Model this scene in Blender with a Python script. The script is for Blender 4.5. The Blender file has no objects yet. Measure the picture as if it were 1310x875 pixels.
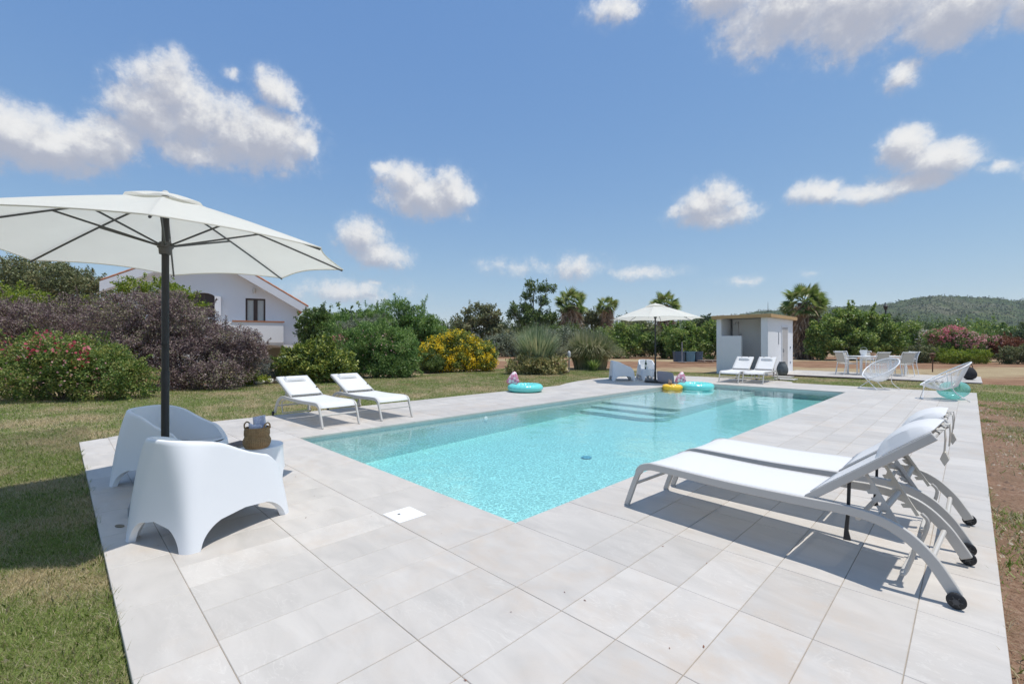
import bpy, bmesh, math, random
import numpy as np
from mathutils import Vector, Matrix
PI = math.pi
R = math.radians
random.seed(7)
scene = bpy.context.scene
COL = scene.collection

# ---------------------------------------------------------------- camera
F = 584.476
YAW, PIT, H = R(-45.106), R(.0967), 1.29
CX, CY = 2.308, -2.335
FW = (math.sin(YAW), math.cos(YAW))            # horizontal view direction
RT = (math.cos(YAW), -math.sin(YAW))           # to the right of it
ANG = math.atan2(RT[1], RT[0])                 # heading of a frame whose x runs to the right


def at(px, D, z=0.0):
    """ground point at depth D and sideways offset of column px (1310 wide photo)."""
    a = (px - 655) / F
    return (CX + D * (FW[0] + a * RT[0]), CY + D * (FW[1] + a * RT[1]), z)


def gp(px, py, z=0.0):
    D = (H - z) * F / (py - 438.5)
    return at(px, D, z)


def zz(py, D):
    return H + (438.5 - py) * D / F


cam = bpy.data.cameras.new('camera')
cam.sensor_fit = 'HORIZONTAL'
cam.sensor_width = 36
cam.lens = 36 * F / 1310
cam.clip_end = 20000
cam.clip_start = .05
co = bpy.data.objects.new('camera', cam)
COL.objects.link(co)
co.location = (CX, CY, H)
co.rotation_euler = (PI / 2 + PIT, 0, -YAW)
scene.camera = co

# ---------------------------------------------------------------- materials
class NT:
    def __init__(s, tree):
        s.t = tree
        s.n = tree.nodes
        s.l = tree.links

    def new(s, kind, **kw):
        n = s.n.new(kind)
        for k, v in kw.items():
            setattr(n, k, v)
        return n

    def link(s, a, b):
        s.l.new(a, b)

    def math(s, op, a, b=None, c=None, clamp=False):
        n = s.n.new('ShaderNodeMath')
        n.operation = op
        n.use_clamp = clamp
        for i, v in enumerate((a, b, c)):
            if v is None:
                continue
            if isinstance(v, (int, float)):
                n.inputs[i].default_value = v
            else:
                s.l.new(v, n.inputs[i])
        return n.outputs[0]

    def vmath(s, op, a, b=None):
        n = s.n.new('ShaderNodeVectorMath')
        n.operation = op
        for i, v in enumerate((a, b)):
            if v is None:
                continue
            if isinstance(v, tuple):
                n.inputs[i].default_value = v
            else:
                s.l.new(v, n.inputs[i])
        return n.outputs['Value'] if op in ('DOT_PRODUCT', 'LENGTH') else n.outputs[0]

    def noise(s, vec, scale, detail=4, rough=.55, dist=0):
        n = s.n.new('ShaderNodeTexNoise')
        n.inputs['Scale'].default_value = scale
        n.inputs['Detail'].default_value = detail
        n.inputs['Roughness'].default_value = rough
        n.inputs['Distortion'].default_value = dist
        if vec is not None:
            s.l.new(vec, n.inputs['Vector'])
        return n.outputs['Fac']

    def ramp(s, fac, stops, interp='LINEAR'):
        n = s.n.new('ShaderNodeValToRGB')
        n.color_ramp.interpolation = interp
        e = n.color_ramp.elements
        while len(e) < len(stops):
            e.new(.5)
        for i, (p, c) in enumerate(stops):
            e[i].position = p
            e[i].color = (c[0], c[1], c[2], 1) if not isinstance(c, (int, float)) else (c, c, c, 1)
        s.l.new(fac, n.inputs[0])
        return n.outputs[0]

    def mix(s, fac, a, b, mode='MIX'):
        n = s.n.new('ShaderNodeMix')
        n.data_type = 'RGBA'
        n.blend_type = mode
        for i, v in ((0, fac), (6, a), (7, b)):
            if isinstance(v, (int, float)):
                n.inputs[i].default_value = v
            elif isinstance(v, tuple):
                n.inputs[i].default_value = (v[0], v[1], v[2], 1)
            else:
                s.l.new(v, n.inputs[i])
        return n.outputs[2]

    def maprange(s, v, a, b, c, d, smooth=False):
        n = s.n.new('ShaderNodeMapRange')
        n.interpolation_type = 'SMOOTHSTEP' if smooth else 'LINEAR'
        for i, x in enumerate((v, a, b, c, d)):
            if isinstance(x, (int, float)):
                n.inputs[i].default_value = x
            else:
                s.l.new(x, n.inputs[i])
        return n.outputs[0]

    def bump(s, h, strength, dist=.01):
        n = s.n.new('ShaderNodeBump')
        n.inputs['Strength'].default_value = strength
        n.inputs['Distance'].default_value = dist
        s.l.new(h, n.inputs['Height'])
        return n.outputs[0]


def new_mat(name):
    m = bpy.data.materials.new(name)
    m.use_nodes = True
    t = NT(m.node_tree)
    t.n.clear()
    out = t.new('ShaderNodeOutputMaterial')
    return m, t, out


def principled(t, out):
    p = t.new('ShaderNodeBsdfPrincipled')
    t.link(p.outputs[0], out.inputs[0])
    return p


def setc(t, sock, v):
    if isinstance(v, tuple):
        sock.default_value = (v[0], v[1], v[2], 1)
    elif isinstance(v, (int, float)):
        sock.default_value = v
    else:
        t.link(v, sock)


def plain(name, c, rough=.5, var=.08, scale=6., bump=0., bscale=60., metal=0., spec=.5, detail=5):
    """painted / moulded surface: colour with slight wear variation and optional grain"""
    m, t, out = new_mat(name)
    p = principled(t, out)
    tc = t.new('ShaderNodeTexCoord').outputs['Object']
    n = t.noise(tc, scale, detail)
    col = t.mix(n, tuple(x * (1 - var) for x in c), tuple(min(1, x * (1 + var)) for x in c))
    t.link(col, p.inputs['Base Color'])
    r = t.maprange(n, .2, .8, rough * .85, min(1, rough * 1.15))
    t.link(r, p.inputs['Roughness'])
    p.inputs['Metallic'].default_value = metal
    p.inputs['Specular IOR Level'].default_value = spec
    if bump:
        t.link(t.bump(t.noise(tc, bscale, 3), bump, .004), p.inputs['Normal'])
    return m


def leafmat(name, cols, trans=.3, rough=.45, clump=3., amt=.35):
    """leaf cards: colour varies leaf by leaf and from branch to branch"""
    m, t, out = new_mat(name)
    p = t.new('ShaderNodeBsdfPrincipled')
    geo = t.new('ShaderNodeNewGeometry')
    tc = t.new('ShaderNodeTexCoord').outputs['Object']
    rnd = geo.outputs['Random Per Island']
    n = t.maprange(t.noise(tc, clump, 2), .3, .7, -amt, amt)
    f = t.math('ADD', rnd, n, clamp=True)
    k = len(cols)
    col = t.ramp(f, [(i / (k - 1), c) for i, c in enumerate(cols)])
    t.link(col, p.inputs['Base Color'])
    p.inputs['Roughness'].default_value = rough
    p.inputs['Specular IOR Level'].default_value = .35
    tr = t.new('ShaderNodeBsdfTranslucent')
    hs = t.new('ShaderNodeHueSaturation')
    hs.inputs['Saturation'].default_value = 1.1
    hs.inputs['Value'].default_value = 1.3
    t.link(col, hs.inputs['Color'])
    t.link(hs.outputs[0], tr.inputs[0])
    mx = t.new('ShaderNodeMixShader')
    mx.inputs[0].default_value = trans
    t.link(p.outputs[0], mx.inputs[1])
    t.link(tr.outputs[0], mx.inputs[2])
    t.link(mx.outputs[0], out.inputs[0])
    return m


def fabric(name, c, trans=.0, weave=600., var=.04):
    m, t, out = new_mat(name)
    tc = t.new('ShaderNodeTexCoord').outputs['Object']
    n = t.noise(tc, 5, 4)
    col = t.mix(n, tuple(x * (1 - var) for x in c), tuple(min(1, x * (1 + var)) for x in c))
    p = t.new('ShaderNodeBsdfPrincipled')
    t.link(col, p.inputs['Base Color'])
    p.inputs['Roughness'].default_value = .85
    p.inputs['Specular IOR Level'].default_value = .2
    t.link(t.bump(t.noise(tc, weave, 1), .25, .001), p.inputs['Normal'])
    if trans:
        tr = t.new('ShaderNodeBsdfTranslucent')
        t.link(col, tr.inputs[0])
        mx = t.new('ShaderNodeMixShader')
        mx.inputs[0].default_value = trans
        t.link(p.outputs[0], mx.inputs[1])
        t.link(tr.outputs[0], mx.inputs[2])
        t.link(mx.outputs[0], out.inputs[0])
    else:
        t.link(p.outputs[0], out.inputs[0])
    return m


# ---------------------------------------------------------------- mesh builder
class MB:
    def __init__(s):
        s.v, s.f, s.m = [], [], []

    def add(s, vs, fs, mi=0):
        o = len(s.v)
        s.v += [tuple(v) for v in vs]
        s.f += [tuple(i + o for i in f) for f in fs]
        s.m += [mi] * len(fs)
        return s

    def box(s, c, d, rz=0., mi=0, M=None):
        x, y, z = d[0] / 2, d[1] / 2, d[2] / 2
        vs = [Vector((a * x, b * y, e * z)) for e in (-1, 1) for b in (-1, 1) for a in (-1, 1)]
        m = Matrix.Translation(c) @ (M if M else Matrix.Rotation(rz, 4, 'Z'))
        return s.add([m @ v for v in vs], [(0, 2, 3, 1), (4, 5, 7, 6), (0, 1, 5, 4), (2, 6, 7, 3), (0, 4, 6, 2), (1, 3, 7, 5)], mi)

    def prism(s, poly, z0, z1, mi=0):
        n = len(poly)
        vs = [(x, y, z0) for x, y in poly] + [(x, y, z1) for x, y in poly]
        fs = [tuple(range(n - 1, -1, -1)), tuple(range(n, 2 * n))]
        fs += [(i, (i + 1) % n, n + (i + 1) % n, n + i) for i in range(n)]
        return s.add(vs, fs, mi)

    def plate(s, poly, y0, y1, mi=0):
        """polygon in the x/z plane, thick from y0 to y1"""
        n = len(poly)
        vs = [(x, y0, z) for x, z in poly] + [(x, y1, z) for x, z in poly]
        fs = [tuple(range(n)), tuple(range(2 * n - 1, n - 1, -1))]
        fs += [(i, n + i, n + (i + 1) % n, (i + 1) % n) for i in range(n)]
        return s.add(vs, fs, mi)

    def tube(s, pts, r, seg=8, cap=True, closed=False, mi=0):
        pts = [Vector(p) for p in pts]
        n = len(pts)
        rr = r if isinstance(r, (list, tuple)) else [r] * n
        o = len(s.v)
        u = None
        for i, p in enumerate(pts):
            if closed:
                d = pts[(i + 1) % n] - pts[i - 1]
            else:
                d = pts[min(i + 1, n - 1)] - pts[max(i - 1, 0)]
            d = d.normalized() if d.length > 1e-9 else Vector((0, 0, 1))
            if u is None:
                u = d.orthogonal().normalized()
            u = (u - d * u.dot(d))
            u = u.normalized() if u.length > 1e-6 else d.orthogonal().normalized()
            w = d.cross(u)
            for k in range(seg):
                a = 2 * PI * k / seg
                q = p + (u * math.cos(a) + w * math.sin(a)) * rr[i]
                s.v.append(tuple(q))
        m = n if closed else n - 1
        for i in range(m):
            j = (i + 1) % n
            for k in range(seg):
                k2 = (k + 1) % seg
                s.f.append((o + i * seg + k, o + i * seg + k2, o + j * seg + k2, o + j * seg + k))
                s.m.append(mi)
        if cap and not closed:
            s.f.append(tuple(o + k for k in range(seg - 1, -1, -1)))
            s.f.append(tuple(o + (n - 1) * seg + k for k in range(seg)))
            s.m += [mi, mi]
        return s

    def lathe(s, prof, seg=24, c=(0, 0, 0), M=None, mi=0, caps=True, scale=(1, 1)):
        o = len(s.v)
        m = Matrix.Translation(c) @ (M if M else Matrix.Identity(4))
        for r, z in prof:
            for k in range(seg):
                a = 2 * PI * k / seg
                s.v.append(tuple(m @ Vector((r * math.cos(a) * scale[0], r * math.sin(a) * scale[1], z))))
        for i in range(len(prof) - 1):
            for k in range(seg):
                k2 = (k + 1) % seg
                s.f.append((o + i * seg + k, o + i * seg + k2, o + (i + 1) * seg + k2, o + (i + 1) * seg + k))
                s.m.append(mi)
        if caps:
            s.f.append(tuple(o + k for k in range(seg - 1, -1, -1)))
            e = o + (len(prof) - 1) * seg
            s.f.append(tuple(e + k for k in range(seg)))
            s.m += [mi, mi]
        return s

    def sweep(s, path, h, y0, y1, mi=0):
        """flat bar: path in the x/z plane with height h in that plane, wide from y0 to y1"""
        n = len(path)
        top, bot = [], []
        for i in range(n):
            a, b = path[max(i - 1, 0)], path[min(i + 1, n - 1)]
            dx, dz = b[0] - a[0], b[1] - a[1]
            L = math.hypot(dx, dz)
            nx, nz = -dz / L, dx / L
            hh = h[i] if isinstance(h, (list, tuple)) else h
            top.append((path[i][0] + nx * hh / 2, path[i][1] + nz * hh / 2))
            bot.append((path[i][0] - nx * hh / 2, path[i][1] - nz * hh / 2))
        vs = []
        for i in range(n):
            vs += [(top[i][0], y0, top[i][1]), (top[i][0], y1, top[i][1]), (bot[i][0], y1, bot[i][1]), (bot[i][0], y0, bot[i][1])]
        fs = [(0, 3, 2, 1), (4 * n - 4, 4 * n - 3, 4 * n - 2, 4 * n - 1)]
        for i in range(n - 1):
            for k in range(4):
                k2 = (k + 1) % 4
                fs.append((4 * i + k, 4 * i + k2, 4 * i + 4 + k2, 4 * i + 4 + k))
        return s.add(vs, fs, mi)

    def grid(s, fn, nu, nv, mi=0, wrap=False):
        o = len(s.v)
        for i in range(nu + (0 if wrap else 1)):
            for j in range(nv + 1):
                s.v.append(tuple(fn(i / nu, j / nv)))
        for i in range(nu):
            i2 = (i + 1) % nu if wrap else i + 1
            for j in range(nv):
                s.f.append((o + i * (nv + 1) + j, o + i2 * (nv + 1) + j, o + i2 * (nv + 1) + j + 1, o + i * (nv + 1) + j + 1))
                s.m.append(mi)
        return s

    def build(s, name, mats, parent=None, smooth=False, bevel=0., angle=40):
        me = bpy.data.meshes.new(name)
        me.from_pydata(s.v, [], s.f)
        mats = mats if isinstance(mats, (list, tuple)) else [mats]
        for m in mats:
            me.materials.append(m)
        if len(mats) > 1:
            me.polygons.foreach_set('material_index', s.m)
        bm = bmesh.new()
        bm.from_mesh(me)
        bmesh.ops.recalc_face_normals(bm, faces=bm.faces)
        bm.to_mesh(me)
        bm.free()
        if smooth:
            me.polygons.foreach_set('use_smooth', [True] * len(me.polygons))
            me.set_sharp_from_angle(angle=R(angle))
        me.update()
        o = bpy.data.objects.new(name, me)
        COL.objects.link(o)
        if parent:
            o.parent = parent
        if bevel:
            b = o.modifiers.new('edge', 'BEVEL')
            b.width = bevel
            b.segments = 2
            b.limit_method = 'ANGLE'
            b.angle_limit = R(35)
        return o


def cr(pts, n=6):
    """smooth curve through points"""
    out = []
    P = [Vector(p) for p in pts]
    for i in range(len(P) - 1):
        a, b, c, d = P[max(i - 1, 0)], P[i], P[i + 1], P[min(i + 2, len(P) - 1)]
        for k in range(n):
            t = k / n
            out.append(.5 * ((2 * b) + (c - a) * t + (2 * a - 5 * b + 4 * c - d) * t * t + (3 * b - a - 3 * c + d) * t ** 3))
    out.append(P[-1])
    return out


def tag(o, label=None, cat=None, group=None, kind=None):
    if label:
        o['label'] = label
    if cat:
        o['category'] = cat
    if group:
        o['group'] = group
    if kind:
        o['kind'] = kind
    return o


def thing(name, label, cat, loc=(0, 0, 0), rz=0., group=None):
    o = bpy.data.objects.new(name, None)
    o.empty_display_size = .2
    COL.objects.link(o)
    o.location = loc
    o.rotation_euler = (0, 0, rz)
    return tag(o, label, cat, group)


def copy_thing(src, loc, rz, label):
    r = src.copy()
    COL.objects.link(r)
    r.location = loc
    r.rotation_euler = (0, 0, rz)
    r['label'] = label
    for ch in list(src.children):
        c = ch.copy()
        COL.objects.link(c)
        c.parent = r
        for g in list(ch.children):
            d = g.copy()
            COL.objects.link(d)
            d.parent = c
    return r


def quads(name, V, mat, parent=None, per=4, smooth=False):
    """fast mesh of N separate faces with `per` corners each; V is (N, per, 3)"""
    N = V.shape[0]
    me = bpy.data.meshes.new(name)
    me.vertices.add(N * per)
    me.vertices.foreach_set('co', V.reshape(-1).astype(np.float32))
    me.loops.add(N * per)
    me.loops.foreach_set('vertex_index', np.arange(N * per, dtype=np.int32))
    me.polygons.add(N)
    me.polygons.foreach_set('loop_start', np.arange(0, N * per, per, dtype=np.int32))
    me.update(calc_edges=True)
    for m in (mat if isinstance(mat, (list, tuple)) else [mat]):
        me.materials.append(m)
    o = bpy.data.objects.new(name, me)
    COL.objects.link(o)
    if parent:
        o.parent = parent
    return o
# ---------------------------------------------------------------- sky, sun
SUN = Vector((.55, .30, 2.1)).normalized()
EL = math.asin(SUN.z)
sl = bpy.data.lights.new('sun', 'SUN')
sl.energy = 3.65
sl.angle = R(.5)
sl.color = (1, .962, .90)
so = bpy.data.objects.new('sun', sl)
COL.objects.link(so)
so.location = (20, 10, 60)
so.rotation_euler = (-SUN).to_track_quat('-Z', 'Y').to_euler()

world = bpy.data.worlds.new('World')
scene.world = world
world.use_nodes = True
t = NT(world.node_tree)
t.n.clear()
wout = t.new('ShaderNodeOutputWorld')
bg = t.new('ShaderNodeBackground')
bg.inputs[1].default_value = .125
t.link(bg.outputs[0], wout.inputs[0])
sky = t.new('ShaderNodeTexSky')
sky.sky_type = 'NISHITA'
sky.sun_disc = False
sky.sun_elevation = EL
sky.sun_rotation = math.atan2(SUN.x, SUN.y)
sky.air_density = .85
sky.dust_density = .08
sky.ozone_density = 2.2
sky.altitude = 50
hs = t.new('ShaderNodeHueSaturation')
hs.inputs['Saturation'].default_value = 1.0
hs.inputs['Value'].default_value = 1.0
t.link(sky.outputs[0], hs.inputs['Color'])

srgb = t.new('ShaderNodeSeparateColor')
t.link(t.mix(1.0, hs.outputs[0], (1.04, 1.13, 1.16), 'MULTIPLY'), srgb.inputs[0])
crgb = t.new('ShaderNodeCombineColor')
for k_, (ga, am) in enumerate(((.82, 1.08), (.62, 1.47), (.30, 2.92))):      # paler, hazier summer sky
    t.link(t.math('MULTIPLY', t.math('POWER', srgb.outputs[k_], ga), am), crgb.inputs[k_])
skycol = crgb.outputs[0]
dirv = t.new('ShaderNodeTexCoord').outputs['Generated']

# clouds: (column, row, half width, half height, weight) in the photo, placed on the sky by bearing and elevation
CLOUDS = [(20, 168, 50, 30, 1), (62, 180, 62, 30, 1), (115, 184, 50, 24, .95), (150, 175, 40, 26, .9), (222, 118, 40, 34, 1), (190, 145, 48, 36, 1), (250, 150, 60, 36, 1),
          (300, 172, 60, 36, 1), (350, 178, 50, 32, 1), (386, 184, 20, 20, 1), (356, 122, 24, 20, .8), (330, 195, 60, 16, .8), (250, 192, 70, 18, .75), (60, 196, 80, 14, .8), (299, 94, 10, 7, .55),
          (519, 232, 32, 20, 1), (546, 252, 50, 24, 1), (580, 246, 28, 22, 1), (492, 215, 12, 8, .7), (466, 300, 30, 20, .85), (483, 322, 34, 16, .8), (452, 374, 52, 16, .6), (482, 362, 14, 6, .5),
          (672, 343, 44, 9, .40), (742, 344, 42, 14, .52), (812, 348, 42, 7, .42),
          (906, 262, 36, 22, 1), (918, 277, 40, 13, .95), (870, 272, 18, 10, .5),
          (1158, 190, 30, 20, 1), (1200, 206, 54, 20, .95), (1110, 246, 56, 13, .85), (1048, 247, 30, 15, 1), (1172, 234, 50, 13, .95), (1284, 212, 30, 7, .45),
          (930, -8, 50, 22, .95), (1010, 12, 80, 36, 1), (1110, 6, 110, 42, 1), (1240, 6, 110, 34, 1), (1330, 0, 60, 30, 1), (1155, 97, 24, 15, .75), (790, 12, 32, 12, .5), (1040, 349, 22, 5, .36), (942, 361, 26, 5, .36),
          (-60, 170, 60, 30, .9), (1400, 190, 60, 20, .8), (-180, 90, 80, 40, .9)]
rtv, fwv = (RT[0], RT[1], 0), (FW[0], FW[1], 0)


def cloud_density(vec):
    """vec -> how deep inside a cloud that direction lies"""
    x = t.vmath('DOT_PRODUCT', vec, rtv)
    y = t.vmath('DOT_PRODUCT', vec, fwv)
    z = t.vmath('DOT_PRODUCT', vec, (0, 0, 1))
    az = t.math('ARCTAN2', x, y)
    el = t.math('ARCSINE', z)
    n1 = t.noise(vec, 9, 8, .62)
    n2 = t.noise(t.vmath('ADD', vec, (5.2, 1.3, 2.8)), 14, 6, .6)
    w1 = t.math('MULTIPLY', t.math('SUBTRACT', n2, .5), .06)
    w2 = t.math('MULTIPLY', t.math('SUBTRACT', n1, .5), .045)
    cb = t.new('ShaderNodeCombineXYZ')
    t.link(t.math('ADD', az, w1), cb.inputs[0])
    t.link(t.math('ADD', el, w2), cb.inputs[1])
    q = cb.outputs[0]
    best = None
    for px, py, rx, ry, w in CLOUDS:
        a, b = (px - 655) / F, (438.5 - py) / F
        c_az = math.atan(a)
        hyp = math.hypot(1, a)
        c_el = math.atan(b / hyp)
        r_az = rx / F / (hyp * hyp)
        r_el = ry / F / hyp
        d = t.vmath('SUBTRACT', q, (c_az, c_el, 0))
        d = t.vmath('MULTIPLY', d, (1 / (r_az * 1.5), 1 / (r_el * 1.45), 0))
        L = t.vmath('LENGTH', d)
        v = t.math('MULTIPLY_ADD', L, -w, w)
        best = v if best is None else t.math('MAXIMUM', best, v)
    front = t.math('GREATER_THAN', y, .05)
    fine = t.math('MULTIPLY', t.math('SUBTRACT', t.noise(vec, 13, 12, .68), .5), 1.25)
    fine = t.math('ADD', fine, t.math('MULTIPLY', t.math('SUBTRACT', t.noise(vec, 34, 8, .68), .5), .75))
    return t.math('MULTIPLY', t.math('ADD', t.math('MAXIMUM', best, -.6), fine), front)


d0 = cloud_density(dirv)
d1 = cloud_density(t.vmath('NORMALIZE', t.vmath('ADD', dirv, (.010, .006, .026))))
alpha = t.math('ADD', t.math('MULTIPLY', t.maprange(d0, .05, .48, 0, 1, True), .45), t.math('MULTIPLY', t.maprange(d0, -.14, .80, 0, 1, True), .50))
lit = t.maprange(t.math('SUBTRACT', d1, t.math('MULTIPLY', d0, .55)), -.32, .52, 1, 0, True)
ccol = t.ramp(lit, [(0, (.47, .49, .57)), (.4, (.62, .63, .68)), (.8, (.86, .855, .85)), (1, (.95, .94, .92))])
csc = t.vmath('SCALE', ccol)
csc.node.inputs['Scale'].default_value = 6.9
fin = t.mix(alpha, skycol, csc)
t.link(fin, bg.inputs[0])
world.cycles.sampling_method = 'MANUAL'
world.cycles.sample_map_resolution = 512

vs_ = scene.view_settings
vs_.view_transform = 'Standard'
vs_.look = 'None'
vs_.exposure = .16
vs_.gamma = 1
scene.cycles.max_bounces = 8
scene.cycles.transparent_max_bounces = 12
scene.cycles.sample_clamp_indirect = 6
scene.cycles.use_denoising = True

# ---------------------------------------------------------------- setting: earth, lawn, deck, pool
def obj_coord(t):
    return t.new('ShaderNodeTexCoord').outputs['Object']


GREENNESS = 3.1   # shared noise seed so blades and turf dry out in the same places


def dry_noise(t, pos):
    """0 = green turf, 1 = dry straw, in world metres; same field for the turf sheet and the blades"""
    a = t.noise(pos, .55, 3, .55)
    b = t.noise(pos, 2.3, 3, .6)
    return t.math('ADD', t.math('MULTIPLY', a, .6), t.math('MULTIPLY', b, .4))


def mat_earth():
    m, t, out = new_mat('dry_earth')
    p = principled(t, out)
    pos = t.new('ShaderNodeNewGeometry').outputs['Position']
    big = t.noise(pos, .06, 4, .6)
    mid = t.noise(pos, .9, 5, .6)
    fine = t.noise(pos, 14, 4, .6)
    soil = t.ramp(mid, [(.25, (.17, .09, .055)), (.55, (.30, .175, .105)), (.8, (.40, .265, .165))])
    straw = t.ramp(mid, [(.2, (.30, .22, .125)), (.8, (.48, .385, .235))])
    # mown dry stubble lies in bands across the field
    sp = t.new('ShaderNodeSeparateXYZ')
    t.link(pos, sp.inputs[0])
    band = t.math('SINE', t.math('ADD', t.math('MULTIPLY', t.math('ADD', t.math('MULTIPLY', sp.outputs[0], -.7), t.math('MULTIPLY', sp.outputs[1], .72)), .5), t.math('MULTIPLY', big, 9)))
    bf = t.maprange(t.math('ADD', band, t.math('MULTIPLY', t.math('SUBTRACT', mid, .5), 1.6)), -.1, .7, 0, 1)
    c = t.mix(bf, soil, straw)
    c = t.mix(t.maprange(fine, .3, .7, 0, .45), c, t.mix(.5, c, (.08, .05, .03)))
    far = t.maprange(t.vmath('LENGTH', pos), 80, 260, 0, 1)
    c = t.mix(far, c, t.ramp(big, [(.3, (.07, .085, .04)), (.7, (.2, .18, .10))]))
    t.link(c, p.inputs['Base Color'])
    p.inputs['Roughness'].default_value = .95
    p.inputs['Specular IOR Level'].default_value = .1
    t.link(t.bump(t.math('ADD', fine, mid), .6, .06), p.inputs['Normal'])
    return m


def mat_turf():
    m, t, out = new_mat('turf')
    p = principled(t, out)
    pos = t.new('ShaderNodeNewGeometry').outputs['Position']
    d = dry_noise(t, pos)
    fine = t.noise(pos, 40, 4, .65)
    g_ = t.ramp(fine, [(.25, (.09, .115, .035)), (.75, (.19, .23, .08))])
    s_ = t.ramp(fine, [(.25, (.25, .19, .10)), (.75, (.48, .385, .22))])
    bare = t.ramp(fine, [(.2, (.16, .09, .055)), (.8, (.34, .22, .13))])
    c = t.mix(t.maprange(d, .46, .60, .15, 1), g_, s_)
    bp = t.noise(pos, .8, 2)
    c = t.mix(t.maprange(bp, .66, .74, 0, 1), c, bare)
    t.link(c, p.inputs['Base Color'])
    p.inputs['Roughness'].default_value = .95
    p.inputs['Specular IOR Level'].default_value = .1
    t.link(t.bump(fine, .8, .03), p.inputs['Normal'])
    return m


def mat_soil():
    m, t, out = new_mat('bare_soil')
    p = principled(t, out)
    pos = t.new('ShaderNodeNewGeometry').outputs['Position']
    mid = t.noise(pos, 3, 5, .65)
    fine = t.noise(pos, 45, 4, .65)
    c = t.ramp(fine, [(.25, (.19, .105, .065)), (.5, (.34, .205, .135)), (.8, (.52, .38, .27))])
    c = t.mix(t.maprange(mid, .35, .7, 0, .7), c, (.23, .15, .09))
    t.link(c, p.inputs['Base Color'])
    p.inputs['Roughness'].default_value = .95
    p.inputs['Specular IOR Level'].default_value = .1
    t.link(t.bump(t.math('ADD', fine, t.math('MULTIPLY', mid, 2)), 1, .04), p.inputs['Normal'])
    return m


M_earth, M_turf, M_soil = mat_earth(), mat_turf(), mat_soil()
HX0, HX1, HY0, HY1 = -4.5, .4, -.4, 12.7      # hole for the pool basin
B_ = 4000
g = MB()
Z = -.07
for x0, x1, y0, y1 in ((-B_, HX0, -B_, B_), (HX1, B_, -B_, B_), (HX0, HX1, -B_, HY0), (HX0, HX1, HY1, B_)):
    g.add([(x0, y0, Z), (x1, y0, Z), (x1, y1, Z), (x0, y1, Z)], [(0, 1, 2, 3)])
tag(g.build('ground', M_earth), 'dry brown earth and stubble field stretching to the hill', 'ground', kind='structure')

g = MB()
Z = -.035
lawn_polys = [
    [(-6.2, -2.0), (-6.2, 14.2), (-7.6, 17.6), (-10.5, 16.2), (-14.6, 13.6), (-13.6, 8), (-13.8, 2.2), (-12.2, -2.0)],
    [(2.6, -2.0), (-12.2, -2.0), (-14, -8), (-12, -12), (2.6, -12)],
    [(-6.2, 14.2), (2.3, 14.2), (2.3, 18.6), (-7.6, 17.6)],
    [(2.3, 12.6), (4.2, 13.2), (5.2, 16), (5.0, 18.9), (2.3, 18.6)]]
for po in lawn_polys:
    g.add([(x, y, Z) for x, y in po], [tuple(range(len(po)))])
tag(g.build('lawn', M_turf), 'mown lawn with dry straw patches around the pool deck', 'lawn', kind='structure')
g = MB()
g.add([(x, y, -.035) for x, y in [(2.3, -2), (2.6, -2), (2.6, -12), (12, -12), (12, 10), (4.2, 13.2), (2.3, 12.6)]], [tuple(range(7))])
tag(g.build('soil', M_soil), 'bare brown soil beside the right edge of the deck', 'soil', kind='structure')

# deck of porcelain slabs
def mat_tile():
    m, t, out = new_mat('stone_porcelain')
    p = principled(t, out)
    geo = t.new('ShaderNodeNewGeometry')
    pos = geo.outputs['Position']
    rnd = geo.outputs['Random Per Island']
    # each slab takes its own piece of the stone pattern
    off = t.vmath('SCALE', t.new('ShaderNodeCombineXYZ').outputs[0])
    cb = t.new('ShaderNodeCombineXYZ')
    t.link(t.math('MULTIPLY', rnd, 37.0), cb.inputs[0])
    t.link(t.math('MULTIPLY', rnd, 91.0), cb.inputs[1])
    pv = t.vmath('ADD', pos, cb.outputs[0])
    st = t.vmath('MULTIPLY', pv, (1.0, 2.6, 1.0))
    cloud = t.noise(st, 2.2, 5, .6, .8)
    vein = t.noise(st, 3.0, 7, .55, 2.2)
    grain = t.noise(pos, 220, 2, .5)
    c = t.ramp(cloud, [(.25, (.472, .438, .394)), (.55, (.546, .507, .458)), (.8, (.595, .554, .50))])
    vl = t.maprange(t.math('ABSOLUTE', t.math('SUBTRACT', vein, .5)), 0, .018, .35, 0)
    vl = t.math('MULTIPLY', vl, t.maprange(t.noise(pv, 1.3, 2), .5, .62, 0, 1))
    c = t.mix(vl, c, (.70, .66, .60))
    tone = t.maprange(rnd, 0, 1, .925, 1.055)
    c = t.vmath('SCALE', c)
    t.link(tone, c.node.inputs['Scale'])
    c.node.inputs[0].default_value = (.55, .54, .52)
    t.link(t.mix(vl, t.ramp(cloud, [(.25, (.472, .438, .394)), (.55, (.546, .507, .458)), (.8, (.595, .554, .50))]), (.70, .66, .60)), c.node.inputs[0])
    # faint iron-coloured water stains in broad patches
    stain = t.math('MULTIPLY', t.maprange(t.noise(pos, .9, 5, .62), .46, .66, 0, 1), t.maprange(t.noise(pos, 5, 6, .65), .40, .64, 0, .6))
    c2 = t.mix(stain, c, (.53, .425, .325))
    c2 = t.mix(t.maprange(grain, .3, .7, 0, .06), c2, (.42, .41, .40))
    t.link(c2, p.inputs['Base Color'])
    t.link(t.maprange(cloud, .2, .8, .42, .58), p.inputs['Roughness'])
    p.inputs['Specular IOR Level'].default_value = .35
    t.link(t.bump(grain, .12, .002), p.inputs['Normal'])
    return m


M_tile = mat_tile()
M_grout = plain('sandy_grout', (.35, .30, .24), .9, .3, 12, spec=.1)
PX0, PX1, PY0, PY1 = -4.13, 0., 0., 12.3       # pool opening
CW = .61


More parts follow.
